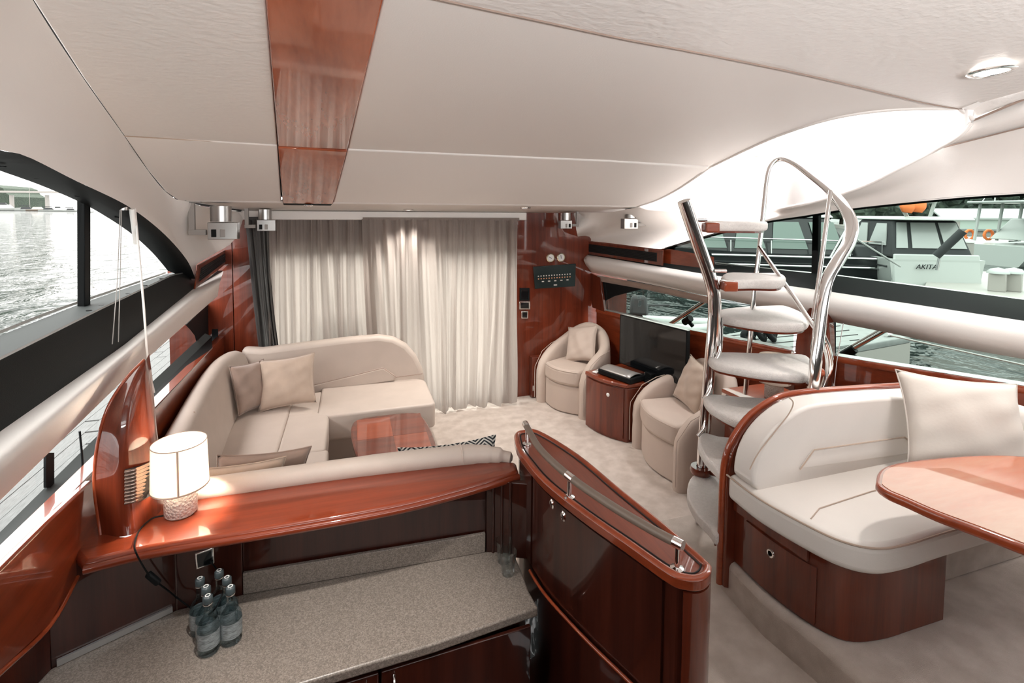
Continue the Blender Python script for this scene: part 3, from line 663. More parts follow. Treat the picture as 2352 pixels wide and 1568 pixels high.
# left back swept along the side
secs = []
for y, dx in ((2.42, 0), (2.8, -.0), (3.3, 0), (3.9, -.02), (4.5, -.03), (4.85, .02), (4.98, .1)):
    x = LW(y)+.045+dx
    hh = interp([(2.42, .80), (3.1, .86), (3.6, .89), (4.6, .89), (5, .87)])(y)
    secs.append([V((x+.20, y, .36)), V((x+.17, y, .55)), V((x+.13, y, hh-.10)), V((x+.10, y, hh-.02)), V((x+.05, y, hh)), V((x+.0, y, hh-.01)), V((x-.02, y, hh-.06)), V((x-.02, y, .36))])
finish('backrest', loft_bm(secs, cap=True), M['leather'], so, smooth=True, sub=2)
tube('seam', [V((LW(y)+.02+.105, y, .86)) for y in (3.50,)]+[V((LW(3.5)+.16, 3.5, .76)), V((LW(3.5)+.2, 3.5, .5))], .004, M['suede'], so, n=6)
# near back: the roll that leans over the shelf
def RO(u, v): return PZ(u, v, .90)
r0 = [V((-.66, 2.46, .878)), V((-.3, 2.455, .88)), V((.1, 2.44, .884)), V((.45, 2.415, .886)), V((.6, 2.40, .884)), V((.70, 2.375, .876)), V((.775, 2.345, .866))]
tube('back_roll', cat(r0, 6), [.050]*12+[.052]*12+[.048]*4+[.042]*4+[.030]*4+[.010], M['leather'], so, n=18)
prism('back_panel', [(-.9, 2.45), (.66, 2.42), (.66, 2.53), (-.9, 2.56)], .3, .87, M['leather'], so, bevel=.03)
tube('seam', [V((.52, 2.41+.0535*math.cos(a), .886+.0535*math.sin(a))) for a in [math.radians(q) for q in range(20, 215, 15)]], .004, M['leather'], so, n=6)

def rotY(yaw, tilt, roll=0.0): return Matrix.Rotation(yaw, 3, 'Z') @ Matrix.Rotation(tilt, 3, 'X') @ Matrix.Rotation(roll, 3, 'Z')
# pillow frame: local z is the face normal; yaw 0 faces -y
pillow('throw_pillow', PY(578, 886, 4.60), .40, .40, .13, rotY(math.radians(62), math.radians(72), math.radians(-8)), M['suede_dk'], 'dark taupe suede pillow tucked into the sofa corner')
pillow('throw_pillow', PY(660, 876, 4.62), .46, .43, .15, rotY(math.radians(-8), math.radians(62), math.radians(7)), M['suede'], 'square beige suede pillow resting on the aft sofa seat')
pillow('throw_pillow', V((-.56, 2.66, .69)), .44, .44, .12, rotY(math.radians(10), math.radians(100), math.radians(-6)), M['suede'], 'beige pillow standing behind the sofa roll next to the lit lamp')
pillow('throw_pillow', V((-.46, 2.78, .675)), .44, .44, .11, rotY(math.radians(14), math.radians(100), math.radians(-9)), M['suede_dk'], 'brown suede pillow standing behind the beige one near the lit lamp')
pillow('throw_pillow', V((.50, 2.60, .635)), .54, .46, .09, rotY(math.radians(0), math.radians(80)), M['zigzag'], 'black and white zigzag patterned pillow behind the sofa roll')

# ---------------------------------------------------------------- coffee table
ct = thing('coffee_table', (.3, 3.72, 0), 'low cherry coffee table with chequered four-piece veneer top', 'table')
A, B, C_, D_ = (.02, 4.06), (.50, 4.10), (.56, 3.34), (.06, 3.36)
outl = cat([(-.005, 3.97, .45), (.05, 4.09, .45), (.25, 4.115, .45), (.48, 4.10, .45), (.545, 4.0, .45), (.575, 3.7, .45), (.56, 3.38, .45), (.50, 3.31, .45), (.3, 3.30, .45), (.10, 3.32, .45), (.045, 3.40, .45), (.0, 3.7, .45)], 4, True)
slab('table_top', outl, (0, 0, -.04), M['wood'], ct, bevel=.012, seg=3)
cx_, cy_ = .29, 3.70
for (x0, x1, y0, y1, mt) in ((.035, cx_-.001, cy_+.001, 4.065, 'wood_lt'), (cx_+.001, .535, cy_+.001, 4.065, 'wood_dk'), (.035, cx_-.001, 3.345, cy_-.001, 'wood_dk'), (cx_+.001, .535, 3.345, cy_-.001, 'wood_lt')):
    prism('veneer_square', rr(x0, y0, x1, y1, (.003,)*4, 1), .449, .4515, M[mt], ct)
prism('pedestal', rr(.16, 3.5, .42, 3.9, (.05,)*4), .03, .41, M['wood'], ct, bevel=.006)
prism('foot', rr(.08, 3.42, .5, 3.98, (.06,)*4), 0, .03, M['wood'], ct, bevel=.008)

# ---------------------------------------------------------------- shelf behind the sofa
shelf = thing('shelf', (0, 2.3, .82), 'long curved cherry shelf between the sofa roll and the galley', 'shelf')
fr_ = cat([PZ(190, 1292, .86), PZ(345, 1256, .86), PZ(600, 1214, .86), PZ(800, 1180, .86), PZ(950, 1150, .86), PZ(1100, 1110, .86), PZ(1192, 1082, .86)], 5)
so_ = [(p.x, p.y) for p in fr_]+[(.785, 2.32), (.60, 2.41), (-.9, 2.44), (-1.03, 2.44), (-1.0, 2.2)]
prism('board', so_, .815, .86, M['wood_x'], shelf, bevel=.018, seg=4)
tube('nosing', [p+V((0, .006, -.03)) for p in fr_], .017, M['wood_x'], shelf, n=10)

# ---------------------------------------------------------------- galley
gw = thing('galley_bulkhead', (-.2, 2.3, .48), 'dark cherry panels between galley worktop and shelf', 'panel', kind='structure')
def vpan(name, a, b, z0, z1, mat, th=.03, parent=gw, **kw):
    a, b = V((a[0], a[1], 0)), V((b[0], b[1], 0)); nrm = (b-a).cross(V((0, 0, 1))).normalized()
    return slab(name, [a+V((0, 0, z0)), b+V((0, 0, z0)), b+V((0, 0, z1)), a+V((0, 0, z1))], -nrm*th, mat, parent, **kw)
pA, pB, pC, pD, pE = (-1.03, 2.115), (-.69, 2.285), (-.45, 2.295), (.61, 2.245), (.735, 2.13)
vpan('panel', pA, (pB[0]-.002, pB[1]), .46, .83, M['wood_shaded'], bevel=.003)
vpan('panel', (pB[0]+.002, pB[1]), pC, .46, .83, M['wood_shaded'], bevel=.003)
vpan('panel', (pC[0], 2.315), (pD[0]+.12, 2.256), .46, .83, M['wood_shaded'])
vpan('panel', pD, (.80, 2.155), .46, .83, M['wood_shaded'], bevel=.004)
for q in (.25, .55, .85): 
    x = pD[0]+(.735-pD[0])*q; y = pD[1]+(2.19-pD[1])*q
    tube('bead', [V((x, y-.004, .48)), V((x, y-.004, .83))], .007, M['wood_shaded'], gw, n=8)
vpan('metal_strip', (pA[0]+.02, pA[1]-.004), (pB[0]-.01, pB[1]-.016), .482, .505, M['alu'], .01)
wt = thing('galley_worktop', (-.2, 2.0, .44), 'speckled grey stone galley worktop with upstand', 'worktop')
fe_ = [PZ(1240, 1396, .48), PZ(1000, 1474, .48), PZ(690, 1568, .48)]
wo = [pA, pB, pC, pD, (.735, 2.2), (.73, 2.05), (.722, 1.95), (.728, 1.85), (.29, 1.805), (-.18, 1.785), (-.6, 1.74), (-1.07, 1.70), (-1.06, 2.0)]
prism('slab', wo, .44, .48, M['granite'], wt, bevel=.008, seg=3)
vpan('upstand', (pC[0]+.002, 2.288), (pD[0]-.005, 2.238), .4795, .573, M['granite'], .018, wt, bevel=.003)
gc = thing('galley_cabinet', (-.2, 1.9, -.4), 'dark cherry base cabinet under the speckled worktop', 'cabinet')
prism('body', [(-1.05, 1.80), (.69, 1.90), (.69, 2.2), (-1.05, 2.1)], -.40, .44, M['wood_shaded'], gc)
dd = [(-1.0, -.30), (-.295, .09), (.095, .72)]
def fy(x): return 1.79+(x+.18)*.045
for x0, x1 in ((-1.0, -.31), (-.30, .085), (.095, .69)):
    dn = vpan('door', (x0, fy(x0)), (x1, fy(x1)), -.34, .425, M['wood_shaded'], .018, gc, bevel=.004)
    hx = x1-.045 if x1 < .1 and x0 > -.5 else x0+.045
    tube('handle', cat([V((hx, fy(hx)-.0, .40)), V((hx, fy(hx)-.028, .385)), V((hx, fy(hx)-.03, .33)), V((hx, fy(hx)-.0, .31))], 4), .006, M['chrome'], dn, n=8)
ol = thing('power_outlet', PY(470, 1280, 2.28), 'chrome framed power outlet on the dark panel above the bottles', 'outlet')
q = [PY(448, 1268, 2.283), PY(492, 1253, 2.288), PY(494, 1290, 2.288), PY(452, 1305, 2.283)]
slab('frame', q, (0, -.010, 0), M['chrome'], ol, bevel=.003)
cq = sum(q, V())/4
slab('face', [cq+(p-cq)*.76+V((0, -.0105, 0)) for p in q], (0, -.003, 0), M['blackgloss'], ol)

# left hull lining shape beside the worktop: bright wood, lower edge
lw = thing('trim_7', (-1.0, 1.7, .5), 'polished cherry hull lining in the near corner under the low window', 'trim', kind='structure')
xw = lambda y: LW(y)+.035
bl = [PW(u, v, xw) for u, v in ((0, 1308), (110, 1198), (214, 1100))]
q = [PW(-140, 1440, xw), PW(0, 1308, xw), PW(110, 1198, xw), PW(213, 1101, xw), PW(222, 1160, xw), PW(226, 1225, xw), PW(215, 1262, xw), PW(190, 1292, xw), PW(170, 1340, xw), PW(112, 1440, xw), PW(0, 1545, xw), PW(-140, 1680, xw)]
slab('panel', q, (-.03, 0, 0), M['wood_y'], lw, bevel=.008)
tube('lip', cat(q[7:], 4), .008, M['wood_lt'], lw, n=8)
slab('lower_panel', [V(q_) for q_ in ((-1.1, 1.0, .482), (-1.1, 1.98, .482), (-1.1, 1.98, .90), (-1.1, 1.0, .90))], (-.02, 0, 0), M['wood'], lw)

# ---------------------------------------------------------------- bottles, glasses, lamp
bp = [(477, 1364, 'nearest water bottle of the six, in front with the whole label showing'), (529, 1343, 'water bottle standing alone at the outer side of the six'), (521, 1322, 'water bottle behind the outer one with its neck in the loop of the cord'), (473, 1343, 'second water bottle of the row facing the outlet'), (459, 1324, 'water bottle closest to the metal strip, rearmost of its row'), (503, 1306, 'rear water bottle under the power outlet')]
b0 = None
for u, v, lab in bp:
    p = PZ(u, v, .70); p.z = .482
    if b0 is None:
        b0 = thing('water_bottle', p, lab, 'bottle', 'six water bottles on the worktop')
        prof = [(.001, .0), (.032, .0), (.036, .006), (.037, .012), (.037, .095), (.035, .108), (.027, .122), (.017, .134), (.0140, .146), (.0135, .188)]
        lathe('body', prof, p, M['bottle'], b0, n=24)
        lathe('label', [(.0375, .03), (.0375, .088)], p, plain('bottle_label', (.34, .38, .39), .4, noise=.6, nscale=60, stretch=(1, 1, 6)), b0, n=24)
        lathe('cap', [(.0155, .186), (.0165, .190), (.0165, .208), (.012, .213), (.0, .213)], p, plain('bottle_cap', (.05, .065, .07), .35), b0, n=18)
        lathe('cap_ring', [(.016, .182), (.017, .184), (.016, .187)], p, M['chrome'], b0, n=18)
        lathe('cap_emblem', [(.006, .2135), (.009, .2135), (.009, .2145), (.006, .2145)], p, M['white'], b0, n=16)
    else:
        k = copytree(b0, p); k['label'] = lab
for (u, v, lab) in ((1167, 1318, 'front drinking glass on the worktop by the divider'), (1157, 1290, 'rear drinking glass on the worktop in the dark corner')):
    p = PZ(u, v, .48)
    g = thing('drinking_glass', p+V((0, 0, .002)), lab, 'glass', 'two drinking glasses')
    lathe('tumbler', [(.001, 0), (.026, 0), (.028, .006), (.034, .06), (.039, .105), (.0375, .105), (.032, .06), (.025, .02), (.001, .018)], p+V((0, 0, .002)), M['glass'], g, n=28)
lp = PZ(416, 1178, .86); lp.z = .862
la_ = thing('table_lamp', lp, 'lit table lamp with white drum shade and woven base on the shelf', 'lamp')
lathe('base', [(.001, 0), (.054, 0), (.059, .006), (.060, .06), (.060, .115), (.052, .125), (.001, .125)], lp, M['woven'], la_, n=36)
lathe('neck', [(.008, .12), (.008, .20)], lp, M['steel'], la_, n=12)
def shademat():
    m, nt, out = newmat('lamp_shade'); d = N(nt, 'ShaderNodeBsdfDiffuse'); d.inputs['Color'].default_value = (.85, .8, .74, 1)
    t = N(nt, 'ShaderNodeBsdfTranslucent'); t.inputs['Color'].default_value = (.9, .82, .74, 1); mx = N(nt, 'ShaderNodeMixShader'); mx.inputs[0].default_value = .55
    L(nt, d.outputs[0], mx.inputs[1]); L(nt, t.outputs[0], mx.inputs[2]); L(nt, mx.outputs[0], out.inputs['Surface']); return m
M['shade'] = shademat()
sh = lathe('shade', [(.103, .118), (.098, .30), (.0965, .30), (.1015, .118)], lp, M['shade'], la_, n=40)
lathe('rim', [(.104, .115), (.106, .118), (.104, .122)], lp, M['suede'], sh, n=40); lathe('rim', [(.0985, .298), (.100, .301), (.097, .302)], lp, M['suede'], sh, n=40)
a0 = math.radians(-78)
sd = bmesh.new()
tube_bm([lp+V((.1035*math.cos(a0), .1035*math.sin(a0), .12)), lp+V((.0985*math.cos(a0), .0985*math.sin(a0), .30))], .004, 6, sd)
finish('shade_seam', sd, M['suede'], sh)
lathe('bulb', [(.0, .19), (.02, .20), (.027, .225), (.02, .25), (.0, .258)], lp, emis('bulb_glow', (1, .88, .74), 30), la_, n=16)
ld_ = bpy.data.lights.new('lamp_light', 'POINT'); ld_.energy = 6; ld_.color = (1, .85, .68); ld_.shadow_soft_size = .03
lo = bpy.data.objects.new('lamp_light', ld_); COL.objects.link(lo); lo.location = lp+V((0.035, 0, .205))
cordp = [PZ(385, 1182, .868), PZ(350, 1190, .868), PZ(322, 1215, .868), PZ(310, 1245, .868), PY(312, 1268, 2.05), PY(335, 1310, 2.10), PY(352, 1330, 2.13), PY(385, 1355, 2.22), PY(410, 1375, 2.25), PY(430, 1390, 2.24), PZ(446, 1402, .49), PZ(462, 1414, .492), PY(490, 1402, 2.08), PY(512, 1360, 2.11), PY(508, 1325, 2.18), PY(494, 1302, 2.25), PY(483, 1290, 2.272)]
tube('cord', cat(cordp, 6), .0032, M['black'], la_, n=6)
cs = finish('cord_switch', box_bm(PY(352, 1328, 2.12), (.022, .02, .06), Matrix.Rotation(math.radians(-38), 3, 'Y')), M['black'], la_, bevel=.006)

M['louvre'] = plain('bronze_louvre', (.30, .22, .18), .25, metal=.9)
# ---------------------------------------------------------------- cherry fin with louvred vent
fin = thing('side_fin', PZ(290, 1215, .86), 'tall tapering cherry fin with louvred vent beside the lit lamp', 'panel')
e_l = [PY(232, 1235, 2.26), PY(216, 1095, 2.27), PY(238, 960, 2.29), PY(285, 875, 2.36), PY(331, 826, 2.44)]
e_m = [PY(300, 1228, 2.22), PY(285, 1100, 2.23), PY(290, 975, 2.27), PY(312, 880, 2.35), PY(333, 826, 2.44)]
e_r = [PY(368, 1200, 2.36), PY(366, 1100, 2.37), PY(352, 1000, 2.385), PY(344, 900, 2.41), PY(335, 826, 2.44)]
e_b = [p+V((-.02, .10, 0)) for p in e_r]
patch('body', [cat(e_l, 5), cat(e_m, 5), cat(e_r, 5), cat(e_b, 5)], M['wood'], fin, n=24, steps=6)
tube('edge', cat(e_l, 5), .006, M['wood_lt'], fin, n=8)
for i in range(10):
    t = i/9; a = PY(288, 1081+t*72, 2.222); c = PY(350, 1060+t*72, 2.335); m_ = PY(318, 1074+t*72, 2.235)
    bmv = loft_bm([[p+V((0, -.004, .004)) for p in cat([a, m_, c], 4)], [p+V((0, -.013, -.002)) for p in cat([a, m_, c], 4)], [p+V((0, -.006, -.008)) for p in cat([a, m_, c], 4)]])
    finish('louvre_slat', bmv, M['louvre'], fin, smooth=True)
vb = [[PY(286, 1078, 2.228), PY(318, 1070, 2.239), PY(352, 1057, 2.34)], [PY(288, 1158, 2.228), PY(320, 1150, 2.239), PY(354, 1135, 2.34)]]
patch('vent_backing', [cat(c, 4) for c in vb], M['gap'], fin, n=12)

# ---------------------------------------------------------------- divider with handrail
isl = thing('galley_divider', (.95, 1.85, -.4), 'lens shaped cherry divider with handrail between galley and walkway', 'cabinet')
ip = [(1181, 1003), (1186, 994), (1200, 990), (1238, 991), (1330, 1046), (1430, 1128), (1530, 1208), (1622, 1288), (1634, 1306), (1626, 1324), (1606, 1334), (1575, 1332), (1535, 1317), (1440, 1250), (1340, 1180), (1250, 1108), (1205, 1055), (1188, 1030)]
IO = [PZ(u, v, .95) for u, v in ip]
def offpoly(P, d):
    out = []; n = len(P)
    ar = sum(P[i].x*P[(i+1) % n].y-P[(i+1) % n].x*P[i].y for i in range(n)); s = 1 if ar > 0 else -1
    for i in range(n):
        a, b, c = P[i-1], P[i], P[(i+1) % n]
        e1 = (b-a); e1.z = 0; e1.normalize(); e2 = (c-b); e2.z = 0; e2.normalize()
        nn = V((-(e1.y+e2.y), e1.x+e2.x, 0)); nn = nn.normalized() if nn.length > .2 else V((-e1.y, e1.x, 0))
        out.append(b+nn*d*s)
    return out
IOs = cat(IO, 4, True)
slab('top', IOs, (0, 0, -.035), M['wood_y'], isl, bevel=.012, seg=3)
i2 = offpoly(IOs, .018); i3 = offpoly(IOs, .034)
bmr = loft_bm([[p+V((0, 0, .0)) for p in IOs], [p+V((0, 0, .010)) for p in offpoly(IOs, .008)], [p+V((0, 0, .010)) for p in i2], [p+V((0, 0, -.001)) for p in offpoly(IOs, .024)]], closed=True)
finish('fiddle_rim', bmr, M['wood_lt'], isl, smooth=True)
tube('inlay_line', [p+V((0, 0, .001)) for p in offpoly(IOs, .033)], .003, M['gap'], isl, n=6, closed=True)
slab('body', [p+V((0, 0, -.035)) for p in offpoly(IOs, .022)], (0, 0, -1.315), M['wood_shaded'], isl)
# curved door panels on the galley face
face = [p for p in cat([IO[k] for k in (17, 16, 15, 14, 13, 12)], 10)]
face = [p+V((.012, 0.0, 0)) for p in face]
L_ = len(face)
for (a, b) in ((0, .27), (.275, .68), (.685, .95)):
    seg_ = face[int(a*L_):int(b*L_)+1]
    dr = curved_panel('door', seg_, .475, .90, -.012, M['wood_shaded'], isl)
    if a > .2 and a < .6 or a == 0:
        for uu, vv in (((1267, 1157),) if a == 0 else ((1293, 1185),)):
            kp = PX(uu, vv, seg_[-3 if a == 0 else 2].x-.004)
            lathe('knob', [(.0, -.004), (.018, -.004), (.020, .0), (.014, .004), (.012, .003), (.0, .004)], kp, M['chrome'], dr, n=18, ax=(-1, 0, 0))
tube('lower_lip', [V((p.x-.012, p.y, .46)) for p in face[14:]], .007, M['wood_lt'], isl, n=8)
patch('lower_panel', [[V((p.x+.004, p.y, .455)) for p in face], [V((p.x+.004, p.y, -.40)) for p in face]], M['wood_shaded'], isl, n=20)
ends = [IO[11], IO[10], IO[9], IO[8]]
curved_panel('end_panel', [V((p.x, p.y+.012, 0)) for p in cat(ends, 4)], -.40, .905, .008, M['wood'], isl)
rp = [PZ(1207, 974, 1.04), PZ(1240, 1030, 1.04), PZ(1308, 1094, 1.04), PZ(1400, 1158, 1.04), PZ(1490, 1212, 1.04), PZ(1566, 1252, 1.04)]
rc_ = cat(rp, 8)
rl = tube('handrail', rc_[1:-1], .0155, M['rail_sleeve'], isl, n=14)
tube('rail_end', [rc_[0]-(rc_[2]-rc_[0])*.1, rc_[1]], .0172, M['chrome'], rl, n=14); tube('rail_end', [rc_[-3], rc_[-1]+(rc_[-1]-rc_[-2])*.3], .0172, M['chrome'], rl, n=14)
k = 16; tube('rail_joint', [rc_[k-1]*.5+rc_[k]*.5, rc_[k+1]], .0172, M['chrome'], rl, n=14)
for p in (rc_[1], rc_[k], rc_[-2]):
    po = lathe('rail_post', [(.022, .951-1.04), (.022, .957-1.04), (.009, .962-1.04), (.009, -.002)], p, M['chrome'], isl, n=16)
# ---------------------------------------------------------------- armchairs
def armchair(loc, ang, lab, w=.80, dp=.70):
    root = thing('armchair', loc, lab, 'armchair', 'two tub armchairs')
    Rm = Matrix.Rotation(ang, 3, 'Z'); loc = V(loc)
    def T(p): return loc+Rm @ V(p)
    hw, d, r = w/2, dp, .28
    path = [(-hw, 0), (-hw, .12), (-hw, .25), (-hw, d-r)]
    for k in range(1, 6): a = math.radians(180-90*k/6); path.append((-hw+r+r*math.cos(a), d-r+r*math.sin(a)))
    path += [(-.08, d), (0, d)]
    full = path+[(-x, y) for x, y in path[::-1][1:]]
    hts = [.40, .55, .62, .65, .68, .72, .77, .81, .84, .87, .88]
    hts = hts+hts[::-1][1:]
    secs = []; n = len(full); th = .125
    for i, ((x, y), h) in enumerate(zip(full, hts)):
        a = V(full[max(i-1, 0)]); b = V(full[min(i+1, n-1)]); t = (b-a).normalized(); nn = V((t.y, -t.x))     # inward normal for this winding
        if nn.dot(V((0, .3))-V((x, y))) < 0: nn = -nn
        o = V((x, y)); q = lambda s, z: T((o.x+nn.x*s, o.y+nn.y*s, z))
        secs.append([q(0, 0.0), q(-.005, h*.5), q(0, h-.05), q(.02, h-.012), q(th*.5, h), q(th-.02, h-.012), q(th, h-.05), q(th, h*.5), q(th, 0.0)])
    finish('shell', loft_bm(secs, cap=True), M['chair_fab'], root, smooth=True, sub=1)
    iw = hw-th
    so_ = [(-iw, .04)]+[(-iw+2*iw*k/8, .04-.075*math.sin(math.pi*k/8)-.0) for k in range(0, 9)]+[(iw, d-th), (-iw, d-th)]
    pts = [T((x, y, .47)) for x, y in so_[1:]]
    slab('seat_cushion', pts, (0, 0, -.17), M['chair_fab'], root, bevel=.035, seg=4, angle=50)
    pts = [T((x*.99, y+.02, .298)) for x, y in so_[1:]]
    slab('front_panel', pts, (0, 0, -.29), M['chair_fab'], root, bevel=.012, seg=2, angle=50)
    tube('piping', [T((x, y+.002, .455)) for x, y in so_[1:10]], .003, M['chair_fab'], root, n=6)
    for s in (-1, 1):
        tube('arm_piping', [T((s*(hw-.02), y, z)) for y, z in ((-.004, .05), (-.006, .33), (.0, .40), (.11, .55), (.25, .615), (.42, .645))], .003, M['chair_fab'], root, n=6)
    return root, T
a1 = math.atan2(-.41, -.91)+math.pi/2
c1, T1 = armchair((2.09, 4.80, 0), a1, 'beige tub armchair beside the electrical panel, pillow on its seat', .74, .60)
c2, T2 = armchair((2.365, 3.49, 0), math.atan2(.11, -.995)+math.pi/2, 'beige tub armchair half hidden behind the spiral stair', .84, .64)
pillow('throw_pillow', T1((.0, .37, .66)), .40, .40, .12, Matrix.Rotation(a1, 3, 'Z') @ Matrix.Rotation(math.radians(66), 3, 'X') @ Matrix.Rotation(math.radians(14), 3, 'Z'), M['chair_fab'], 'plain beige pillow on the armchair next to the electrical panel')
a2 = math.atan2(.11, -.995)+math.pi/2
pillow('throw_pillow', T2((-.04, .40, .66)), .40, .40, .12, Matrix.Rotation(a2, 3, 'Z') @ Matrix.Rotation(math.radians(70), 3, 'X') @ Matrix.Rotation(math.radians(-6), 3, 'Z'), M['suede'], 'beige pillow on the armchair seen through the stair treads')

# ---------------------------------------------------------------- television on its cabinet
tc_ = thing('tv_cabinet', (2.5, 4.15, 0), 'low curved cherry cabinet between the two armchairs', 'cabinet')
co = cat([(2.21, 4.40, 0), (2.235, 4.22, 0), (2.30, 4.06, 0), (2.40, 3.93, 0)], 5)+[V((2.80, 3.93, 0)), V((2.88, 4.40, 0)), V((2.70, 4.52, 0)), V((2.45, 4.45, 0))]
prism('body', [(p.x+.006, p.y) for p in co], 0, .505, M['wood'], tc_, bevel=.004)
prism('top', [(p.x-.008, p.y) for p in co], .508, .545, M['wood_y'], tc_, bevel=.010, seg=3)
dr = curved_panel('door', [V((p.x-.001, p.y, 0)) for p in co[1:15]], .03, .495, .008, M['wood'], tc_)
lathe('knob', [(.0, 0), (.016, 0), (.018, .006), (.012, .011), (.0, .012)], PX(1397, 906, 2.232), M['white'], dr, n=16, ax=(-1, -.4, 0))
tv = thing('television', (2.7, 4.1, .545), 'black flat screen television on the curved cabinet', 'television')
tA, tB = PY(1424, 724, 4.42), PX(1580, 757, 2.80)
nrm = V((-(tA.y-tB.y), tA.x-tB.x, 0)).normalized()
if nrm.x > 0: nrm = -nrm
zt_, zb_ = (tA.z+tB.z)/2, .585
q = [V((tA.x, tA.y, zt_)), V((tB.x, tB.y, zt_)), V((tB.x, tB.y, zb_)), V((tA.x, tA.y, zb_))]
slab('housing', q, -nrm*.035, M['black'], tv, bevel=.004)
cq = sum(q, V())/4
slab('screen', [cq+(p-cq)*.965+nrm*.001 for p in q], nrm*.002, M['blackgloss'], tv)
slab('bezel_edge', [q[0]+V((0, 0, .001)), q[1]+V((0, 0, .001)), q[1]-nrm*.03+V((0, 0, .001)), q[0]-nrm*.03+V((0, 0, .001))], (0, 0, .003), M['silver'], tv)
cm_ = (tA+tB)/2
box('stand_neck', (cm_.x, cm_.y, .575), (.05, .10, .05), M['black'], tv, bevel=.004)
prism('stand_foot', rr(cm_.x-.11, cm_.y-.13, cm_.x+.08, cm_.y+.13, (.04,)*4), .546, .558, M['blackgloss'], tv, bevel=.003)
lr = thing('media_player', (2.42, 4.13, .545), 'black and silver media player in front of the television', 'player')
rz = math.radians(20)
box('case', (2.45, 4.13, .575), (.22, .40, .055), M['black'], lr, rz=rz, bevel=.012)
Rz_ = Matrix.Rotation(rz, 3, 'Z'); lid = []
for k in range(9):
    x = -.105+.19*k/8; lid.append([V((2.45, 4.13, .604+.018*math.sin(math.pi*k/8)))+Rz_ @ V((x, y, 0)) for y in (-.18, -.06, .06, .18)])
patch('lid', lid, M['silver'], lr, n=6, solid=.006)
rmv = thing('remote_control', (2.285, 4.30, .546), 'small white remote lying at the cabinet corner', 'remote')
box('case', (2.30, 4.33, .553), (.10, .05, .014), M['white'], rmv, rz=.5, bevel=.004); box('button_pad', (2.30, 4.33, .5615), (.05, .03, .003), M['grey'], rmv, rz=.5)

# ---------------------------------------------------------------- stair to the flybridge
st = thing('spiral_stair', (2.08, 2.52, .18), 'chrome stair with cream carpeted treads rising into the bright hatch', 'stairs')
def tread(outline, z, th=.055, wood_end=None):
    pts = cat(outline, 4, True) if len(outline) < 12 else outline
    pts = [V((p.x, p.y, z)) for p in pts]
    o = slab('tread', pts, (0, 0, -th), M['carpet_st'], st, bevel=.022, seg=4, angle=50)
    bo = offpoly(pts, .02)
    slab('tread_board', [p+V((0, 0, -th)) for p in bo], (0, 0, -.012), M['wood'], o)
    return o
Zp = lambda z, pts: [PZ(u, v, z) for u, v in pts]
tread(Zp(.50, [(1578, 1130), (1590, 1092), (1628, 1085), (1665, 1100), (1662, 1160), (1650, 1228), (1625, 1205), (1596, 1172)]), .50)
tread(Zp(.77, [(1603, 1012), (1614, 992), (1650, 1000), (1700, 1010), (1705, 1060), (1672, 1096), (1640, 1070), (1615, 1042)]), .77)
tread(Zp(1.0, [(1617, 916), (1626, 903), (1690, 908), (1768, 914), (1800, 930), (1760, 962), (1700, 966), (1640, 938)]), 1.0)
tread(Zp(1.23, [(1633, 828), (1642, 808), (1740, 809), (1842, 812), (1864, 828), (1860, 858), (1790, 856), (1710, 846)]), 1.23)
tread(Zp(1.46, [(1648, 722), (1664, 707), (1780, 700), (1815, 704), (1855, 723), (1850, 741), (1790, 744), (1720, 736)]), 1.46)
def tread2(uL, uR, vt, vb, tf, tb, z, end=True):                     # the two upper treads, near eye level
    pts = [PD(uL, vb, tf), PD((uL+uR)/2, vb+2, tf), PD(uR-14, vb-2, tf), PD(uR, (vt+vb)/2, (tf+tb)/2), PD(uR-16, vt, tb), PD((uL+uR)/2, vt, tb), PD(uL+6, vt, tb)]
    o = tread(pts, z, .06)
    if end:
        a, b = PD(uL-4, vb-4, tf-.02), PD(uL+28, vb-2, tf-.025)
        cc = (a+b)/2; cc.z = z-.036
        box('tread_end', cc, ((b-a).length, .10, .062), M['wood_lt'], o, rz=math.atan2(b.y-a.y, b.x-a.x), bevel=.01)
    return o
f6 = tread2(1662, 1806, 604, 636, 3.05, 3.40, 1.715); f7 = tread2(1620, 1764, 492, 518, 3.15, 3.55, 2.065)
# main post, foot ring and the leaning upper tube
m0 = PD(1610, 1078, 3.10); m1 = PD(1614, 1000, 3.10); m2 = PD(1630, 800, 3.10); m3 = PD(1639, 700, 3.10); m4 = PD(1636, 655, 3.09); m5 = PD(1604, 560, 3.05); m6 = PD(1571, 461, 3.0)
tube('main_post', [V((m0.x, m0.y, .19)), m0]+cat([m0, m1, m2, m3], 4)[1:], .026, M['chrome'], st, n=16)
tube('leaning_tube', cat([m3+V((.012, 0, -.25)), m3+V((.01, 0, -.05)), m4, m5, m6], 6), .040, M['chrome'], st, n=18)
tube('side_tube', cat([m0+V((.045, .01, 0)), m1+V((.045, .01, 0)), m2+V((.042, .01, 0)), m3+V((.03, 0, -.1))], 5), .017, M['chrome'], st, n=12)
lathe('foot_ring', [(.028, -.02), (.060, -.02), (.066, .0), (.060, .02), (.028, .02)], m0, M['wood'], st, n=24)
tube('foot_ring', [m0+V((.04, -.02, -.01)), PD(1660, 1092, 2.95)], .018, M['wood'], st, n=10)
for p, q in ((PD(1640, 622, 3.02), PD(1668, 622, 3.02)), (PD(1592, 506, 3.08), PD(1622, 506, 3.12))): tube('bracket', [p, q], .012, M['chrome'], st, n=10)
for (u, v, z, du) in ((1640, 838, 1.2, 0), (1620, 920, .98, 0), (1606, 1005, .75, 0)):
    p = PD(u, v-90, 3.08); tube('riser_tube', cat([PD(u+16, v-110, 3.09), PD(u+16, v-50, 3.08), PD(u+10, v-22, 3.07), PD(u-4, v-4, 3.06)], 5), .012, M['chrome'], st, n=10)
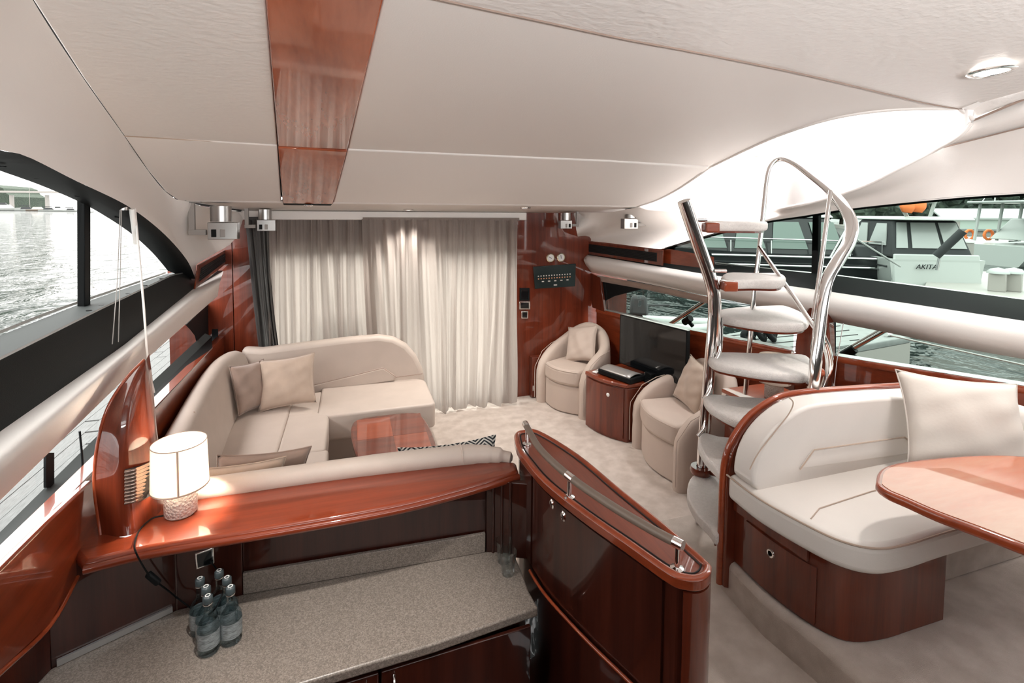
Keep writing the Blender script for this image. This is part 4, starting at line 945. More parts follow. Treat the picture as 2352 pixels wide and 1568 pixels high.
# inner thin post looping into the S-shaped handrail
inner = [PD(1712, 905, 3.42), PD(1730, 700, 3.42), PD(1741, 600, 3.42), PD(1752, 500, 3.42), PD(1762, 410, 3.42), PD(1772, 378, 3.42), PD(1792, 364, 3.40), PD(1822, 373, 3.34), PD(1862, 402, 3.25), PD(1905, 437, 3.12), PD(1938, 475, 3.0), PD(1956, 515, 2.92), PD(1950, 555, 2.86), PD(1925, 598, 2.80), PD(1902, 640, 2.76), PD(1890, 690, 2.74), PD(1882, 760, 2.72), PD(1873, 840, 2.70), PD(1866, 915, 2.70)]
ci = cat(inner, 6); nI = len(ci)
tube('handrail', ci, [interp([(0, .016), (.28, .016), (.45, .026), (.62, .036), (1, .030)])(i/(nI-1)) for i in range(nI)], M['chrome'], st, n=14)
tube('baluster', [PD(1908, 438, 3.08), PD(1888, 590, 2.95), PD(1868, 732, 2.9)], .013, M['chrome'], st, n=10)
tube('baluster', [PD(1743, 566, 3.38), PD(1810, 662, 3.15), PD(1876, 760, 2.95), PD(1893, 790, 2.88)], .014, M['chrome'], st, n=10)
tube('baluster', cat([PD(1886, 765, 2.95), PD(1900, 800, 2.95), PD(1905, 845, 2.95), PD(1888, 905, 2.95)], 5), .022, M['chrome'], st, n=12)
lathe('knuckle', [(.0, -.03), (.022, -.02), (.026, .0), (.022, .02), (.0, .03)], PD(1881, 855, 2.78), M['wood_lt'], st, n=14, ax=(1, -.3, 0))

# ---------------------------------------------------------------- dinette
pf = [(1.815, 2.06), (1.80, 1.9), (1.79, 1.72), (1.825, 1.48), (1.83, 1.28), (1.80, 1.0), (1.75, .5), (1.7, -1.2), (3.9, -1.2), (3.7, 1.4), (3.5, 2.06)]
fp = prism('floor_dinette', pf, .10, .355, M['carpet'], bevel=.03, seg=3); shelltag(fp, 'carpeted platform carrying the dinette', 'floor')
di = thing('dinette_bench', (2.4, 1.7, .36), 'ivory leather dinette bench with cherry base on the platform', 'bench')
bs = cat([(1.835, 1.97, 0), (1.83, 1.75, 0), (1.86, 1.56, 0), (1.93, 1.44, 0), (2.08, 1.40, 0), (2.25, 1.395, 0), (2.44, 1.392, 0)], 5)
prism('base', [(p.x, p.y) for p in bs]+[(2.44, 1.97)], .36, .715, M['wood'], di, bevel=.003)
fa = [p for p in bs if p.y > 1.52]
dw = curved_panel('drawer', [V((p.x-.001, p.y, 0)) for p in fa[2:]], .375, .625, .009, M['wood'], di)
lathe('knob', [(.012, .004), (.012, .009), (.018, .010), (.020, .004), (.020, .0), (.0, .0), (.0, .006), (.01, .006)], PX(1772, 1270, 1.825), M['chrome'], dw, n=20, ax=(-1, 0, 0))
box('rail', (1.835, 1.76, .66), (.012, .40, .05), M['wood'], di, rz=math.radians(4))
slab('carpet_riser', [V((2.445, 1.55, .36)), V((3.6, 1.55, .36)), V((3.6, 1.55, .73)), V((2.445, 1.55, .73))], (0, .03, 0), M['carpet'], di)
sc_ = cat([(1.775, 1.965, 0), (1.765, 1.76, 0), (1.80, 1.56, 0), (1.85, 1.42, 0), (1.94, 1.345, 0), (2.08, 1.325, 0), (2.33, 1.33, 0), (2.9, 1.33, 0)], 6)+[V((3.45, 1.33, 0)), V((3.45, 1.965, 0))]
prism('seat_cushion', [(p.x, p.y) for p in sc_], .70, .825, M['leather_lt'], di, bevel=.03, seg=5, angle=50)
pe = offpoly([V((p.x, p.y, .818)) for p in sc_], -.001)
tube('piping', [p for p in pe[:44]], .0045, M['suede'], di, n=6)
tube('seam', [V((1.85, 1.555, .826)), V((1.95, 1.60, .827)), V((2.3, 1.63, .827)), V((3.2, 1.63, .827))], .003, M['suede'], di, n=6)
yo = 1.97
bo = [PY(u, v, 1.93) for u, v in ((1683, 1083), (1684, 1060), (1692, 1025), (1712, 985), (1745, 948), (1790, 918), (1840, 905), (1950, 896), (2080, 889))]
bo2 = [V((3.3, 1.93, 1.12)), V((3.3, 1.93, .80)), V((1.83, 1.93, .80))]
slab('backrest', cat(bo, 3)+bo2, (0, -.13, 0), M['leather_lt'], di, bevel=.05, seg=5)
wf = cat([PY(u, v, 2.0) for u, v in ((1652, 1338), (1656, 1220), (1660, 1100), (1668, 1045), (1688, 998), (1724, 952), (1775, 917), (1830, 902), (1950, 892), (2090, 884), (2210, 880))], 5)
wf2 = [V((p.x+(.04 if p.z < 1.0 else .0), p.y, p.z-(0 if p.z < 1.0 else .0))) for p in wf]
slab('end_frame', wf+[V((3.35, 2.0, .2)), V((1.85, 2.0, .2))], (0, -.035, 0), M['wood'], di, bevel=.006)
tube('frame_edge', wf, .017, M['wood_lt'], di, n=12)
lum = [PY(u, v, 1.792) for u, v in ((1838, 1078), (1870, 1033), (2078, 1003), (2112, 1030), (2112, 1040))]
slab('lumbar_panel', lum, (0, .05, 0), M['leather_lt'], di, bevel=.008)
tube('seam', [PY(u, v, 1.79) for u, v in ((1838, 1078), (1870, 1033), (2078, 1003), (2112, 1030))], .0035, M['suede'], di, n=6)
tube('seam', cat([PY(u, v, 1.797) for u, v in ((1722, 1078), (1742, 1040), (1785, 985), (1812, 950), (1822, 925), (1812, 912))], 5), .003, M['suede'], di, n=6)
rbk = [[V((3.33, y, .80)), V((3.29, y, .95)), V((3.30, y, 1.09)), V((3.36, y, 1.13)), V((3.42, y, 1.10)), V((3.44, y, .80))] for y in (.4, .9, 1.4, 1.7, 1.92)]
finish('backrest', loft_bm(rbk, cap=True), M['leather_lt'], di, smooth=True, sub=1)
pillow('throw_pillow', PY(2212, 974, 1.60), .56, .46, .17, rotY(math.radians(-24), math.radians(66), math.radians(-5)), M['pillow_lt'], 'large ivory pillow in the corner of the dinette bench')
dt = thing('dinette_table', (2.6, 1.1, .36), 'rounded veneered dinette table beside the bench', 'table')
to = cat(Zp(1.06, [(2011, 1108), (2018, 1080), (2048, 1064), (2110, 1054), (2200, 1046), (2290, 1043), (2352, 1046)]), 4)
tb_ = cat(Zp(1.06, [(2352, 1254), (2250, 1215), (2150, 1178), (2080, 1147), (2040, 1130), (2018, 1116)]), 4)
ot = to+[V((3.15, 1.20, 1.06)), V((3.2, .9, 1.06)), V((2.9, .55, 1.06)), V((2.4, .60, 1.06))]+tb_
slab('table_top', ot, (0, 0, -.035), M['wood_lt'], dt, bevel=.012, seg=4)
slab('veneer', [p+V((0, 0, -.0005)) for p in offpoly(ot, .02)], (0, 0, .0025), M['wood_pale'], dt)
lathe('pedestal', [(.14, .36), (.14, .38), (.05, .41), (.045, 1.02), (.10, 1.025)], (2.75, 1.0, 0), M['chrome'], dt, n=24)

# ---------------------------------------------------------------- shelf unit and second lamp behind the stair, fin on the marina side
sc2 = thing('corner_unit', (2.9, 2.7, 0), 'cherry corner unit behind the stair carrying an unlit lamp', 'cabinet')
box('body', (2.80, 2.68, .41), (.42, .46, .78), M['wood'], sc2, bevel=.006); box('top', (2.80, 2.68, .825), (.46, .50, .03), M['wood_lt'], sc2, bevel=.008)
p2 = V((2.78, 2.66, .842))
l2 = thing('table_lamp', p2, 'unlit drum lamp with woven base standing behind the stair treads', 'lamp')
for ch in la_.children:
    if ch.name.split('.')[0] in ('base', 'neck', 'shade'):
        k = copytree(ch, None, l2); k.matrix_parent_inverse = ch.matrix_parent_inverse
f2 = thing('side_fin', PW(1870, 815, off(RW, -.08)), 'cherry fin beside the low window behind the stair handrail', 'panel')
fo = [PW(u, v, off(RW, -.09)) for u, v in ((1822, 905), (1826, 790), (1838, 740), (1862, 702), (1880, 690), (1893, 700), (1903, 745), (1906, 815), (1905, 890))]
slab('body', cat(fo, 3)+[PW(1860, 930, off(RW, -.09))], (.08, 0.02, 0), M['wood'], f2, bevel=.01)
lathe('catch', [(0, 0), (.015, 0), (.018, .008), (.01, .016), (0, .018)], PW(1823, 810, off(RW, -.1)), M['chrome'], f2, n=14, ax=(-1, -.6, 0))

# ---------------------------------------------------------------- fittings on the aft bulkhead
for u, v, a, lab in ((1264, 592, 150, 'round white dial nearer the curtain above the electrical panel'), (1288, 591, 100, 'round white dial nearer the side rail above the electrical panel')):
    p = PY(u, v, 5.30); g = thing('gauge', p, lab, 'gauge', 'pair of round dials')
    lathe('bezel', [(.038, -.005), (.050, -.005), (.052, .012), (.044, .020), (.040, .014)], p, plain('brass_bezel', (.75, .68, .5), .15, metal=1), g, n=28, ax=(0, -1, 0))
    lathe('face', [(0, .010), (.042, .010)], p, M['white'], g, n=24, ax=(0, -1, 0))
    an = math.radians(a); dv = V((math.cos(an), 0, math.sin(an)))
    tube('needle', [p+V((0, -.014, 0))-dv*.012, p+V((0, -.014, 0))+dv*.03], .003, M['black'], g, n=5)
ep = thing('electrical_panel', PY(1273, 634, 5.30), 'dark electrical panel with rows of tiny switches', 'control panel')
def ppt(a, b): 
    t = PY(1224, 612, 5.297).lerp(PY(1322, 605, 5.297), a); bt = PY(1228, 663, 5.297).lerp(PY(1320, 657, 5.297), a); return t.lerp(bt, b)
slab('plate', [ppt(0, 0), ppt(1, 0), ppt(1, 1), ppt(0, 1)], (0, -.012, 0), plain('panel_green_black', (.012, .022, .022), .25), ep, bevel=.004)
sws = plain('switch_orange', (.75, .36, .2), .4); swl = plain('switch_white', (.75, .72, .68), .4)
for r_, (n_s, b0_, b1_) in enumerate(((13, .10, .44), (13, .10, .56), (5, .22, .69))):
    for i in range(n_s):
        a = b0_+(.86-b0_)*i/(n_s-1) if n_s > 5 else .2+.6*i/4
        p = ppt(a, b1_); box('switch', p+V((0, -.014, 0)), (.013 if n_s > 5 else .026, .006, .012), sws if r_ == 1 else swl, ep)
box('switch', ppt(.5, .88)+V((0, -.014, 0)), (.04, .006, .014), swl, ep)
for (u0, u1, v0, v1, fr_m, lab) in ((1193, 1216, 661, 690, 'black', 'plain black wall plate beside the curtain edge'), (1192, 1217, 692, 710, 'chrome', 'wide chrome framed switch under the black plate'), (1197, 1212, 714, 731, 'chrome', 'small chrome framed switch, lowest beside the curtain')):
    s_ = thing('wall_switch', PY((u0+u1)/2, v1, 5.3), lab, 'switch', 'switches beside the curtain')
    q = [PY(u0, v0, 5.298), PY(u1, v0, 5.298), PY(u1, v1, 5.298), PY(u0, v1, 5.298)]
    slab('frame', q, (0, -.012, 0), M[fr_m], s_, bevel=.003); cq = sum(q, V())/4
    slab('rocker', [cq+(p-cq)*.72+V((0, -.012, 0)) for p in q], (0, -.006, 0), M['blackgloss'], s_, bevel=.002)
lk = thing('low_locker', PY(1223, 905, 5.2), 'narrow cherry locker tucked behind the armchair at the bulkhead', 'locker')
q0 = PY(1217, 816, 5.28)
box('body', (q0.x+.06, 5.25, .24), (.12, .09, .46), M['wood'], lk, bevel=.004); box('latch', (q0.x+.02, 5.20, .12), (.025, .01, .06), M['chrome'], lk, bevel=.002)

# ---------------------------------------------------------------- vents, brackets, downlights
def vent(name, quad, lab, wf):
    t = thing(name, quad[0], lab, 'vent')
    slab('frame', quad, wf*.012, M['wood'], t, bevel=.003)
    c = sum(quad, V())/4
    def at(a, b): return quad[0].lerp(quad[1], a).lerp(quad[3].lerp(quad[2], a), b)
    slab('recess', [at(.06, .2)+wf*.0125, at(.94, .2)+wf*.0125, at(.94, .8)+wf*.0125, at(.06, .8)+wf*.0125], wf*.001, M['gap'], t)
    for i in range(6):
        b = .25+.5*i/5; tube('slat', [at(.07, b)+wf*.016, at(.93, b)+wf*.016], .0035, M['black'], t, n=6)
    return t
vent('air_vent', [PW(1345, 553, off(RW, -.03)), PW(1525, 575, off(RW, -.03)), PW(1524, 610, off(RW, -.03)), PW(1342, 582, off(RW, -.03))], 'long slatted vent set in wood above the padded rail near the gauges', V((-1, -.2, 0)))
vent('air_vent', [PW(453, 608, off(LW, .01)), PW(528, 566, off(LW, .01)), PW(526, 598, off(LW, .01)), PW(444, 664, off(LW, .01))], 'dark slatted vent in wood at the aft end of the arched window', V((1, 0, 0)))
def bracket(u, v, y, s, mirror, lab):
    c = PY(u, v, y); k = thing('bracket_spotlight', c, lab, 'spotlight', 'metal spotlights under the ceiling edge')
    def b(name, dx, dz, sx, sz, sy, m, par=k): return box(name, c+V((mirror*dx*s, 0, dz*s)), (sx*s, sy*s, sz*s), M[m], par, bevel=.003*s)
    b('mount', -.13, .145, .12, .03, .08, 'steel'); b('arm', -.13, .05, .035, .19, .03, 'grey'); b('arm', -.10, -.06, .10, .035, .03, 'grey')
    o = b('head', .05, -.05, .17, .11, .08, 'steel'); b('lens', -.0, -.065, .03, .05, .085, 'black', o); b('lens', .05, -.065, .03, .05, .085, 'grey', o)
    lathe('lamp_can', [(.0, 0), (.062*s, 0), (.062*s, .10*s), (.0, .10*s)], c+V((mirror*.035*s, 0, .01*s)), M['steel'], k, n=24)
    return k
bracket(494, 512, 4.40, 1.2, 1, 'large grey metal spotlight on a bent arm over the arched window')
bracket(600, 506, 5.0, .9, 1, 'small dark spotlight in front of the slate curtain')
bracket(1455, 503, 4.55, .95, -1, 'metal spotlight under the ceiling near the stair')
bracket(1306, 507, 5.05, .8, -1, 'small dark spotlight above the gauges in the aft corner')
def downlight(p, r, nrm, lab, e=6, watts=40.0, cone=110):
    t = thing('downlight', p, lab, 'light', 'recessed ceiling downlights')
    nrm = V(nrm).normalized()
    lathe('trim_ring', [(r*.72, .004), (r, .0), (r*1.05, .006), (r*.95, .012), (r*.74, .010)], p, M['chrome'], t, n=28, ax=nrm)
    lathe('lens', [(0, .006), (r*.74, .006)], p, emis('downlight_glow', (1, .93, .85), e), t, n=24, ax=nrm)
    ll = bpy.data.lights.new('downlight_beam', 'SPOT'); ll.energy = watts; ll.color = (1, .95, .89); ll.spot_size = math.radians(cone); ll.spot_blend = .8; ll.shadow_soft_size = r*.7
    q = bpy.data.objects.new('downlight_beam', ll); COL.objects.link(q); q.location = V(p)+nrm*.03; q.rotation_euler = V((0, 0, -1)).rotation_difference(nrm).to_euler()
sp_, sn_ = V((0, 4.45, 2.168)), V((0, .0778, 1))
downlight(PP(938, 481, sp_, sn_), .05, (0, -.08, -1), 'downlight in the soffit over the middle of the curtain')
downlight(PP(1207, 475.5, sp_, sn_), .05, (0, -.08, -1), 'downlight in the soffit near the wooden bulkhead')
dl = lambda u, v: PP(u, v, V((3, 1.4, 2.81)), V((0.02, .10, 1)))
downlight(dl(2278, 152)+V((0, 0, -.02)), .085, (0, -.05, -1), 'large oval downlight in the ceiling over the dinette', 8, 34, 85)
downlight(dl(2352, 237)+V((0, 0, -.02)), .075, (0, -.05, -1), 'downlight cut by the picture edge over the dinette', 8, 34, 85)

downlight(V((-.1, 1.35, 2.82)), .06, (0.02, .22, -1), 'downlight in the ceiling straight above the galley worktop', 6, 80, 42)
# ---------------------------------------------------------------- blind rod and cords
br_ = thing('blind_rod', PW(305, 478, off(LW, -.02)), 'white blind rod and cords hanging from the arched window frame', 'blind rod')
tube('handle', [PW(303, 480, off(LW, .02)), PW(313, 560, off(LW, .02))], .012, M['white'], br_, n=10)
tube('rod', [PW(310, 480, off(LW, .015)), PW(330, 700, off(LW, .10)), PW(337, 800, off(LW, .11)), PW(345, 880, off(LW, .11))], .005, M['white'], br_, n=8)
lathe('tassel', [(0, -.03), (.016, -.03), (.010, .01), (.004, .03)], PW(347, 888, off(LW, .11)), M['white'], br_, n=12)
lathe('pulley', [(0, -.01), (.022, -.01), (.022, .012), (0, .012)], PW(282, 478, off(LW, -.03)), M['steel'], br_, n=16)
tube('cord', [PW(276, 482, off(LW, -.0)), PW(270, 640, off(LW, 0)), PW(258, 790, off(LW, .02))], .002, M['grey'], br_, n=5)
tube('cord', [PW(279, 482, off(LW, 0)), PW(276, 640, off(LW, 0)), PW(272, 785, off(LW, .02))], .002, M['grey'], br_, n=5)
bc = thing('pull_cord', PW(1917, 760, off(RW, -.02)), 'white pull cord with tassel hanging beside the low window', 'cord')
tube('cord', [PW(1937, 742, off(RW, -.02)), PW(1922, 830, off(RW, -.03)), PW(1916, 885, off(RW, -.03))], .003, M['white'], bc, n=6)
lathe('tassel', [(0, -.02), (.014, -.02), (.008, .015), (.003, .03)], PW(1915, 890, off(RW, -.03)), M['white'], bc, n=12)
hv = thing('hatch_fitting', PX(1917, 313, 3.2), 'small pale vent box on the bright hatch wall', 'vent')
q = [PX(u, v, 3.2) for u, v in ((1908, 303), (1928, 301), (1928, 324), (1908, 326))]
slab('box', q, (.02, 0, 0), M['grey'], hv, bevel=.004); slab('lip', [PX(u, v, 3.19) for u, v in ((1905, 328), (1930, 325), (1930, 329), (1905, 332))], (.02, 0, 0), M['white'], hv)
hr = thing('hatch_rail', PX(1760, 340, 3.0), 'bent white grab rail inside the bright hatch', 'grab rail')
tube('rail', cat([PD(u, v, 3.9) for u, v in ((1722, 338), (1735, 355), (1752, 352), (1775, 335), (1805, 300))], 5), .018, M['liner'], hr, n=10)
tube('strut', [PD(1760, 322, 3.9), PD(1772, 345, 3.9)], .012, M['liner'], hr, n=8)
# ---------------------------------------------------------------- outside: water
SEA = -1.10
def watermat():
    m, nt, out = newmat('harbour_water')
    p = N(nt, 'ShaderNodeBsdfPrincipled', Roughness=0.04); p.inputs['Base Color'].default_value = (.022, .032, .030, 1); p.inputs['IOR'].default_value = 1.5
    tc = N(nt, 'ShaderNodeTexCoord'); mp = N(nt, 'ShaderNodeMapping'); mp.inputs['Scale'].default_value = (1.0, .55, 1); mp.inputs['Rotation'].default_value = (0, 0, .5)
    L(nt, tc.outputs['Object'], mp.inputs['Vector'])
    n1_ = N(nt, 'ShaderNodeTexNoise', Scale=.75, Detail=4.0, Roughness=.55, Distortion=.8); n2_ = N(nt, 'ShaderNodeTexNoise', Scale=.22, Detail=2.0)
    L(nt, mp.outputs[0], n1_.inputs['Vector']); L(nt, mp.outputs[0], n2_.inputs['Vector'])
    ad = N(nt, 'ShaderNodeMath', _operation='ADD'); L(nt, n1_.outputs['Fac'], ad.inputs[0]); L(nt, n2_.outputs['Fac'], ad.inputs[1])
    b = N(nt, 'ShaderNodeBump', Strength=1.0, Distance=1.5); L(nt, ad.outputs[0], b.inputs['Height']); L(nt, b.outputs[0], p.inputs['Normal'])
    L(nt, p.outputs[0], out.inputs['Surface']); return m
wa = prism('water', [(-900, -500), (900, -500), (900, 1200), (-900, 1200)], SEA-.2, SEA, watermat()); shelltag(wa, 'rippled grey harbour water all around the boat', 'water')

# ---------------------------------------------------------------- pontoon outside the low window on the open-water side
pn = thing('pontoon', (-3.2, 7, SEA), 'weathered plank pontoon outside the low window facing open water', 'pontoon')
pl_m = plain('weathered_planks', (.13, .137, .137), .8, noise=.35, nscale=14, stretch=(8, .6, 8))
prism('float', [(-4.3, 1.0), (-2.15, 1.0), (-2.15, 19), (-4.3, 19)], SEA+.05, -.48, M['gap'], pn)
pm = None
for i in range(14):
    for j in range(5):
        x, y = -2.24-i*.148, 1.2+j*3.5+(i % 3)*.35
        if pm is None:
            o = finish('plank', box_bm((0, 0, 0), (.14, 3.47, .035)), pl_m, pn, bevel=.004, seg=1); pm = o.data; bvl = True
        else:
            o = bpy.data.objects.new('plank', pm); COL.objects.link(o); attach(o, pn)
        o.location = (x, y, -.46+random.uniform(-.003, .003))

# ---------------------------------------------------------------- boats
hull_w = plain('white_gelcoat_hull', (.42, .44, .425), .3); hull_d = plain('dark_hull', (.018, .020, .022), .2); glass_d = plain('dark_cabin_glass', (.02, .028, .028), .05)
canvas = plain('dark_canvas', (.03, .033, .035), .8); clearpvc = plain('clear_vinyl_pane', (.36, .38, .37), .15); rail_m = plain('rail_metal', (.7, .7, .7), .2, metal=1)
teal_gl = plain('greenish_pane', (.16, .21, .19), .08); orange = plain('orange_cloth', (.85, .22, .06), .7); roofblue = plain('blue_cover', (.03, .06, .14), .7)
class Boat:
    def __init__(s, name, pos, head, lab, cat_, group=None):
        h = V((head[0], head[1], 0)).normalized(); s.o = V((pos[0], pos[1], SEA)); s.h = h; s.r = V((h.y, -h.x, 0))
        s.root = thing(name, s.o, lab, cat_, group)
    def P(s, f, r, z): return s.o+s.h*f+s.r*r+V((0, 0, z))           # forward from the stern, to the right, above water
    def hull(s, Ln, B, H0, H1, mat, name='hull'):
        secs = []
        for k in range(11):
            t = k/10; w = B/2*(1-max(0, (t-.45)/.55)**2.2)+.02; H = H0+(H1-H0)*t*t; f = Ln*t
            secs.append([s.P(f+.25*t, -w, H), s.P(f, -w*.93, H*.5), s.P(f-.3*t*t*Ln*.12, -w*.75, .05), s.P(f-.3*t*t*Ln*.12, -w*.4, -.25), s.P(f-.3*t*t*Ln*.12, w*.4, -.25), s.P(f-.3*t*t*Ln*.12, w*.75, .05), s.P(f, w*.93, H*.5), s.P(f+.25*t, w, H)])
        bm = loft_bm(secs, closed=True, cap=True); return finish(name, bm, mat, s.root, smooth='a')
    def block(s, name, f0, f1, w0, w1, z0, z1, mat, rake0=0, rake1=0, parent=None, bevel=.05):
        b = [s.P(f0, -w0/2, z0), s.P(f1, -w0/2, z0), s.P(f1, w0/2, z0), s.P(f0, w0/2, z0)]
        t = [s.P(f0+rake0, -w1/2, z1), s.P(f1-rake1, -w1/2, z1), s.P(f1-rake1, w1/2, z1), s.P(f0+rake0, w1/2, z1)]
        return finish(name, loft_bm([b, t], closed=True, cap=True), mat, parent or s.root, bevel=bevel, seg=2)
    def pane(s, name, pts, mat, parent=None, th=.03):
        n = (pts[1]-pts[0]).cross(pts[2]-pts[0]).normalized(); return slab(name, [p-n*th/2 for p in pts], n*th, mat, parent or s.root)
    def bar(s, name, a, b, r, mat, parent=None): return tube(name, [a, b], r, mat, parent or s.root, n=6)

# dark motor boat alongside, bow towards our stern
st_ = PD(1985, 640, 22.0)
db = Boat('motor_boat', (st_.x, st_.y), (-.90, .44), 'black hulled motor boat with greenish cabin windows moored alongside', 'boat')
db.hull(15, 4.2, 1.5, 2.3, hull_d)
db.bar('rub_rail', db.P(0, -2.1, 1.42), db.P(7, -2.13, 1.48), .05, rail_m); db.bar('rub_rail', db.P(0, -2.12, 1.05), db.P(7, -2.15, 1.10), .045, rail_m)
cb = db.block('cabin', 1.3, 11.5, 3.6, 2.8, 1.5, 3.05, hull_d, .9, 4.2)
def cside(f, k):
    z = 1.5+1.55*k; w = (3.6+(2.8-3.6)*k)/2+.04; return db.P(f, -w, z)
for f0, f1, sl in ((1.75, 2.75, -.25), (3.1, 4.5, .12), (4.75, 6.0, .2), (6.3, 7.6, .7)):
    db.pane('window_pane', [cside(f0, .16), cside(f1, .16), cside(f1-sl, .88), cside(f0+.3, .88)], teal_gl, cb)
db.block('roof', 2.0, 7.4, 3.0, 2.7, 3.05, 3.2, hull_w, .1, .6)
for f in (.4, 1.6, 3.0, 4.6, 6.2): db.bar('stanchion', db.P(f, -2.0, 1.5), db.P(f, -1.95, 2.1), .03, rail_m)
db.bar('grab_rail', db.P(.3, -1.95, 2.1), db.P(7.2, -1.95, 2.2), .03, rail_m)
# its stern canvas and fender boards
db.block('stern_locker', .1, 1.2, 3.4, 3.0, 1.45, 1.9, canvas)
sp1 = thing('fender_plank', PD(1925, 600, 15.5), 'black plank leaning up beside the white boat cabin', 'plank')
slab('board', [PD(1908, 590, 15.5), PD(1930, 590, 15.5), PD(1975, 512, 15.5), PD(1955, 506, 15.5)], (.08, .12, 0), canvas, sp1)
slab('edge', [PD(1906, 592, 15.46), PD(1909, 592, 15.46), PD(1957, 506, 15.46), PD(1954, 506, 15.46)], (.03, .05, 0), rail_m, sp1)
sp2 = thing('fender_plank', PD(2150, 600, 17.5), 'black boom sticking out over the white boat swim platform', 'boom')
tube('boom', [PD(2150, 588, 17.5), PD(2212, 530, 17.0)], .14, canvas, sp2, n=10); tube('strut', [PD(2160, 582, 17.5), PD(2152, 620, 17.6)], .05, rail_m, sp2, n=8)

# white boat with the name on its transom
st_ = PD(2150, 640, 19.0)
ab = Boat('cabin_cruiser', (st_.x, st_.y), (.42, .91), 'white cabin cruiser with dark canvas cockpit cover and name on transom', 'boat')
ab.hull(9.5, 3.3, 1.5, 1.9, hull_w)
ab.block('swim_platform', -1.25, .05, 2.7, 2.9, .30, .52, hull_w, bevel=.08); ab.block('platform_deck', -1.15, .0, 2.3, 2.4, .52, .535, M['grey'], bevel=.01)
ab.block('transom', -.12, .12, 3.1, 3.0, .3, 1.7, hull_w, .15)
cv = ab.block('canopy', .2, 4.6, 2.9, 2.3, 1.55, 3.0, canvas, .55, 1.6, bevel=.1)
ab.block('hardtop', -.1, 4.4, 2.5, 2.3, 3.0, 3.14, hull_w, .1, .9, bevel=.05)
def aft(r, k): return ab.P(.2+.55*k-.03, r*(2.9+(2.3-2.9)*k)/2, 1.55+1.45*k)
for a, b in ((-.92, -.62), (-.5, .25), (.35, .9)): ab.pane('window_pane', [aft(a, .25), aft(b, .25), aft(b, .93), aft(a, .93)], clearpvc, cv)
def sidep(f, k): return ab.P(f, -(2.9+(2.3-2.9)*k)/2-.03, 1.55+1.45*k)
for f0, f1 in ((.75, 1.9), (2.05, 3.0)): ab.pane('window_pane', [sidep(f0, .3), sidep(f1, .3), sidep(f1-.2, .9), sidep(f0+.3, .9)], clearpvc, cv)
ab.bar('stripe', ab.P(.2, -1.63, 1.2), ab.P(4.5, -1.66, 1.27), .035, canvas)
fc = bpy.data.curves.new('lettering', 'FONT'); fc.body = 'AKITA'; fc.size = .26; fc.extrude = .008; fc.align_x = 'CENTER'; fc.shear = .25
tmp_ = bpy.data.objects.new('lettering_curve', fc); COL.objects.link(tmp_); fc.materials.append(hull_d)
bpy.context.view_layer.update()
lm_ = bpy.data.meshes.new_from_object(tmp_.evaluated_get(bpy.context.evaluated_depsgraph_get())); bpy.data.objects.remove(tmp_)
fo_ = bpy.data.objects.new('lettering', lm_); COL.objects.link(fo_)
fo_.parent = ab.root; fo_.matrix_parent_inverse = Matrix.Identity(4)
mt = Matrix((ab.r, V((0, 0, 1)), -ab.h)).transposed().to_4x4(); mt.translation = ab.P(-.09, -.42, 1.15)-ab.o; fo_.matrix_local = mt
ab.bar('radar_arch', PD(2060, 462, 19.2), PD(2150, 462, 19.2), .09, hull_w); ab.bar('arch_leg', PD(2062, 462, 19.2), PD(2085, 500, 19.4), .07, hull_w); ab.bar('arch_leg', PD(2148, 462, 19.2), PD(2135, 500, 19.4), .07, hull_w)
ab.bar('line', PD(1960, 545, 13), PD(2068, 612, 18), .03, hull_w)
for k, (u, v) in enumerate(((2086, 474), (2110, 473))):
    lj = thing('life_jacket', PD(u, v, 19), ('orange life jacket hanging above the white boat, nearer the plank', 'orange life jacket hanging above the white boat, nearer the trees')[k], 'life jacket', 'pair of orange life jackets')
    c = PD(u, v, 19)
    patch('vest', [[c+V((-.26, .1, .18)), c+V((.0, -.1, .22)), c+V((.2, -.1, .2))], [c+V((-.3, .1, -.02)), c+V((.0, -.16, -.05)), c+V((.2, -.1, -.05))], [c+V((-.16, .1, -.2)), c+V((0, -.1, -.25)), c+V((.08, -.05, -.22))]], orange, lj, n=8, steps=4, solid=.08)
    tube('strap', [c+V((-.2, 0, .2)), c+V((.0, 0, .45))], .02, hull_w, lj, n=5)

# catamaran further out
st_ = PD(2215, 600, 33)
kb = Boat('catamaran', (st_.x+.6, st_.y-1.0), (.95, -.25), 'white catamaran with blue awning and orange lifebuoys at the far pontoon', 'boat')
kb.hull(12, 4.8, 1.3, 2.0, hull_w)
kb.block('deckhouse', 1.8, 9.5, 3.6, 3.0, 1.6, 3.0, hull_w, 1.2, 1.2, bevel=.1)
kb.block('hardtop', .2, 7.5, 3.8, 3.8, 4.0, 4.15, hull_w, bevel=.05)
for f in (.6, 2.2, 3.6): 
    for s in (-1.6, 1.6): kb.bar('roof_post', kb.P(f, s, 1.5), kb.P(f+.3, s, 4.0), .10, hull_w)
kb.block('awning', 1.5, 7.2, 3.4, 2.8, 5.5, 5.9, roofblue, .3, .3)
for f in (1.8, 6.8):
    for s in (-1.5, 1.5): kb.bar('awning_post', kb.P(f, s, 4.1), kb.P(f, s, 5.5), .04, rail_m)
kb.bar('mast', kb.P(2, 0, 5.5), kb.P(3.2, 0, 10), .06, rail_m); kb.bar('stay', kb.P(.3, -1, 4), kb.P(3, 0, 9.5), .025, rail_m)
for f in (1.0, 2.4):
    tube('lifebuoy', [kb.P(f+.32*math.cos(a), 2.35, 1.85+.32*math.sin(a)) for a in [math.radians(36*k) for k in range(10)]], .09, orange, kb.root, n=8, closed=True)
    tube('lifebuoy', [kb.P(f+.32*math.cos(a), -2.35, 1.85+.32*math.sin(a)) for a in [math.radians(36*k) for k in range(10)]], .09, orange, kb.root, n=8, closed=True)
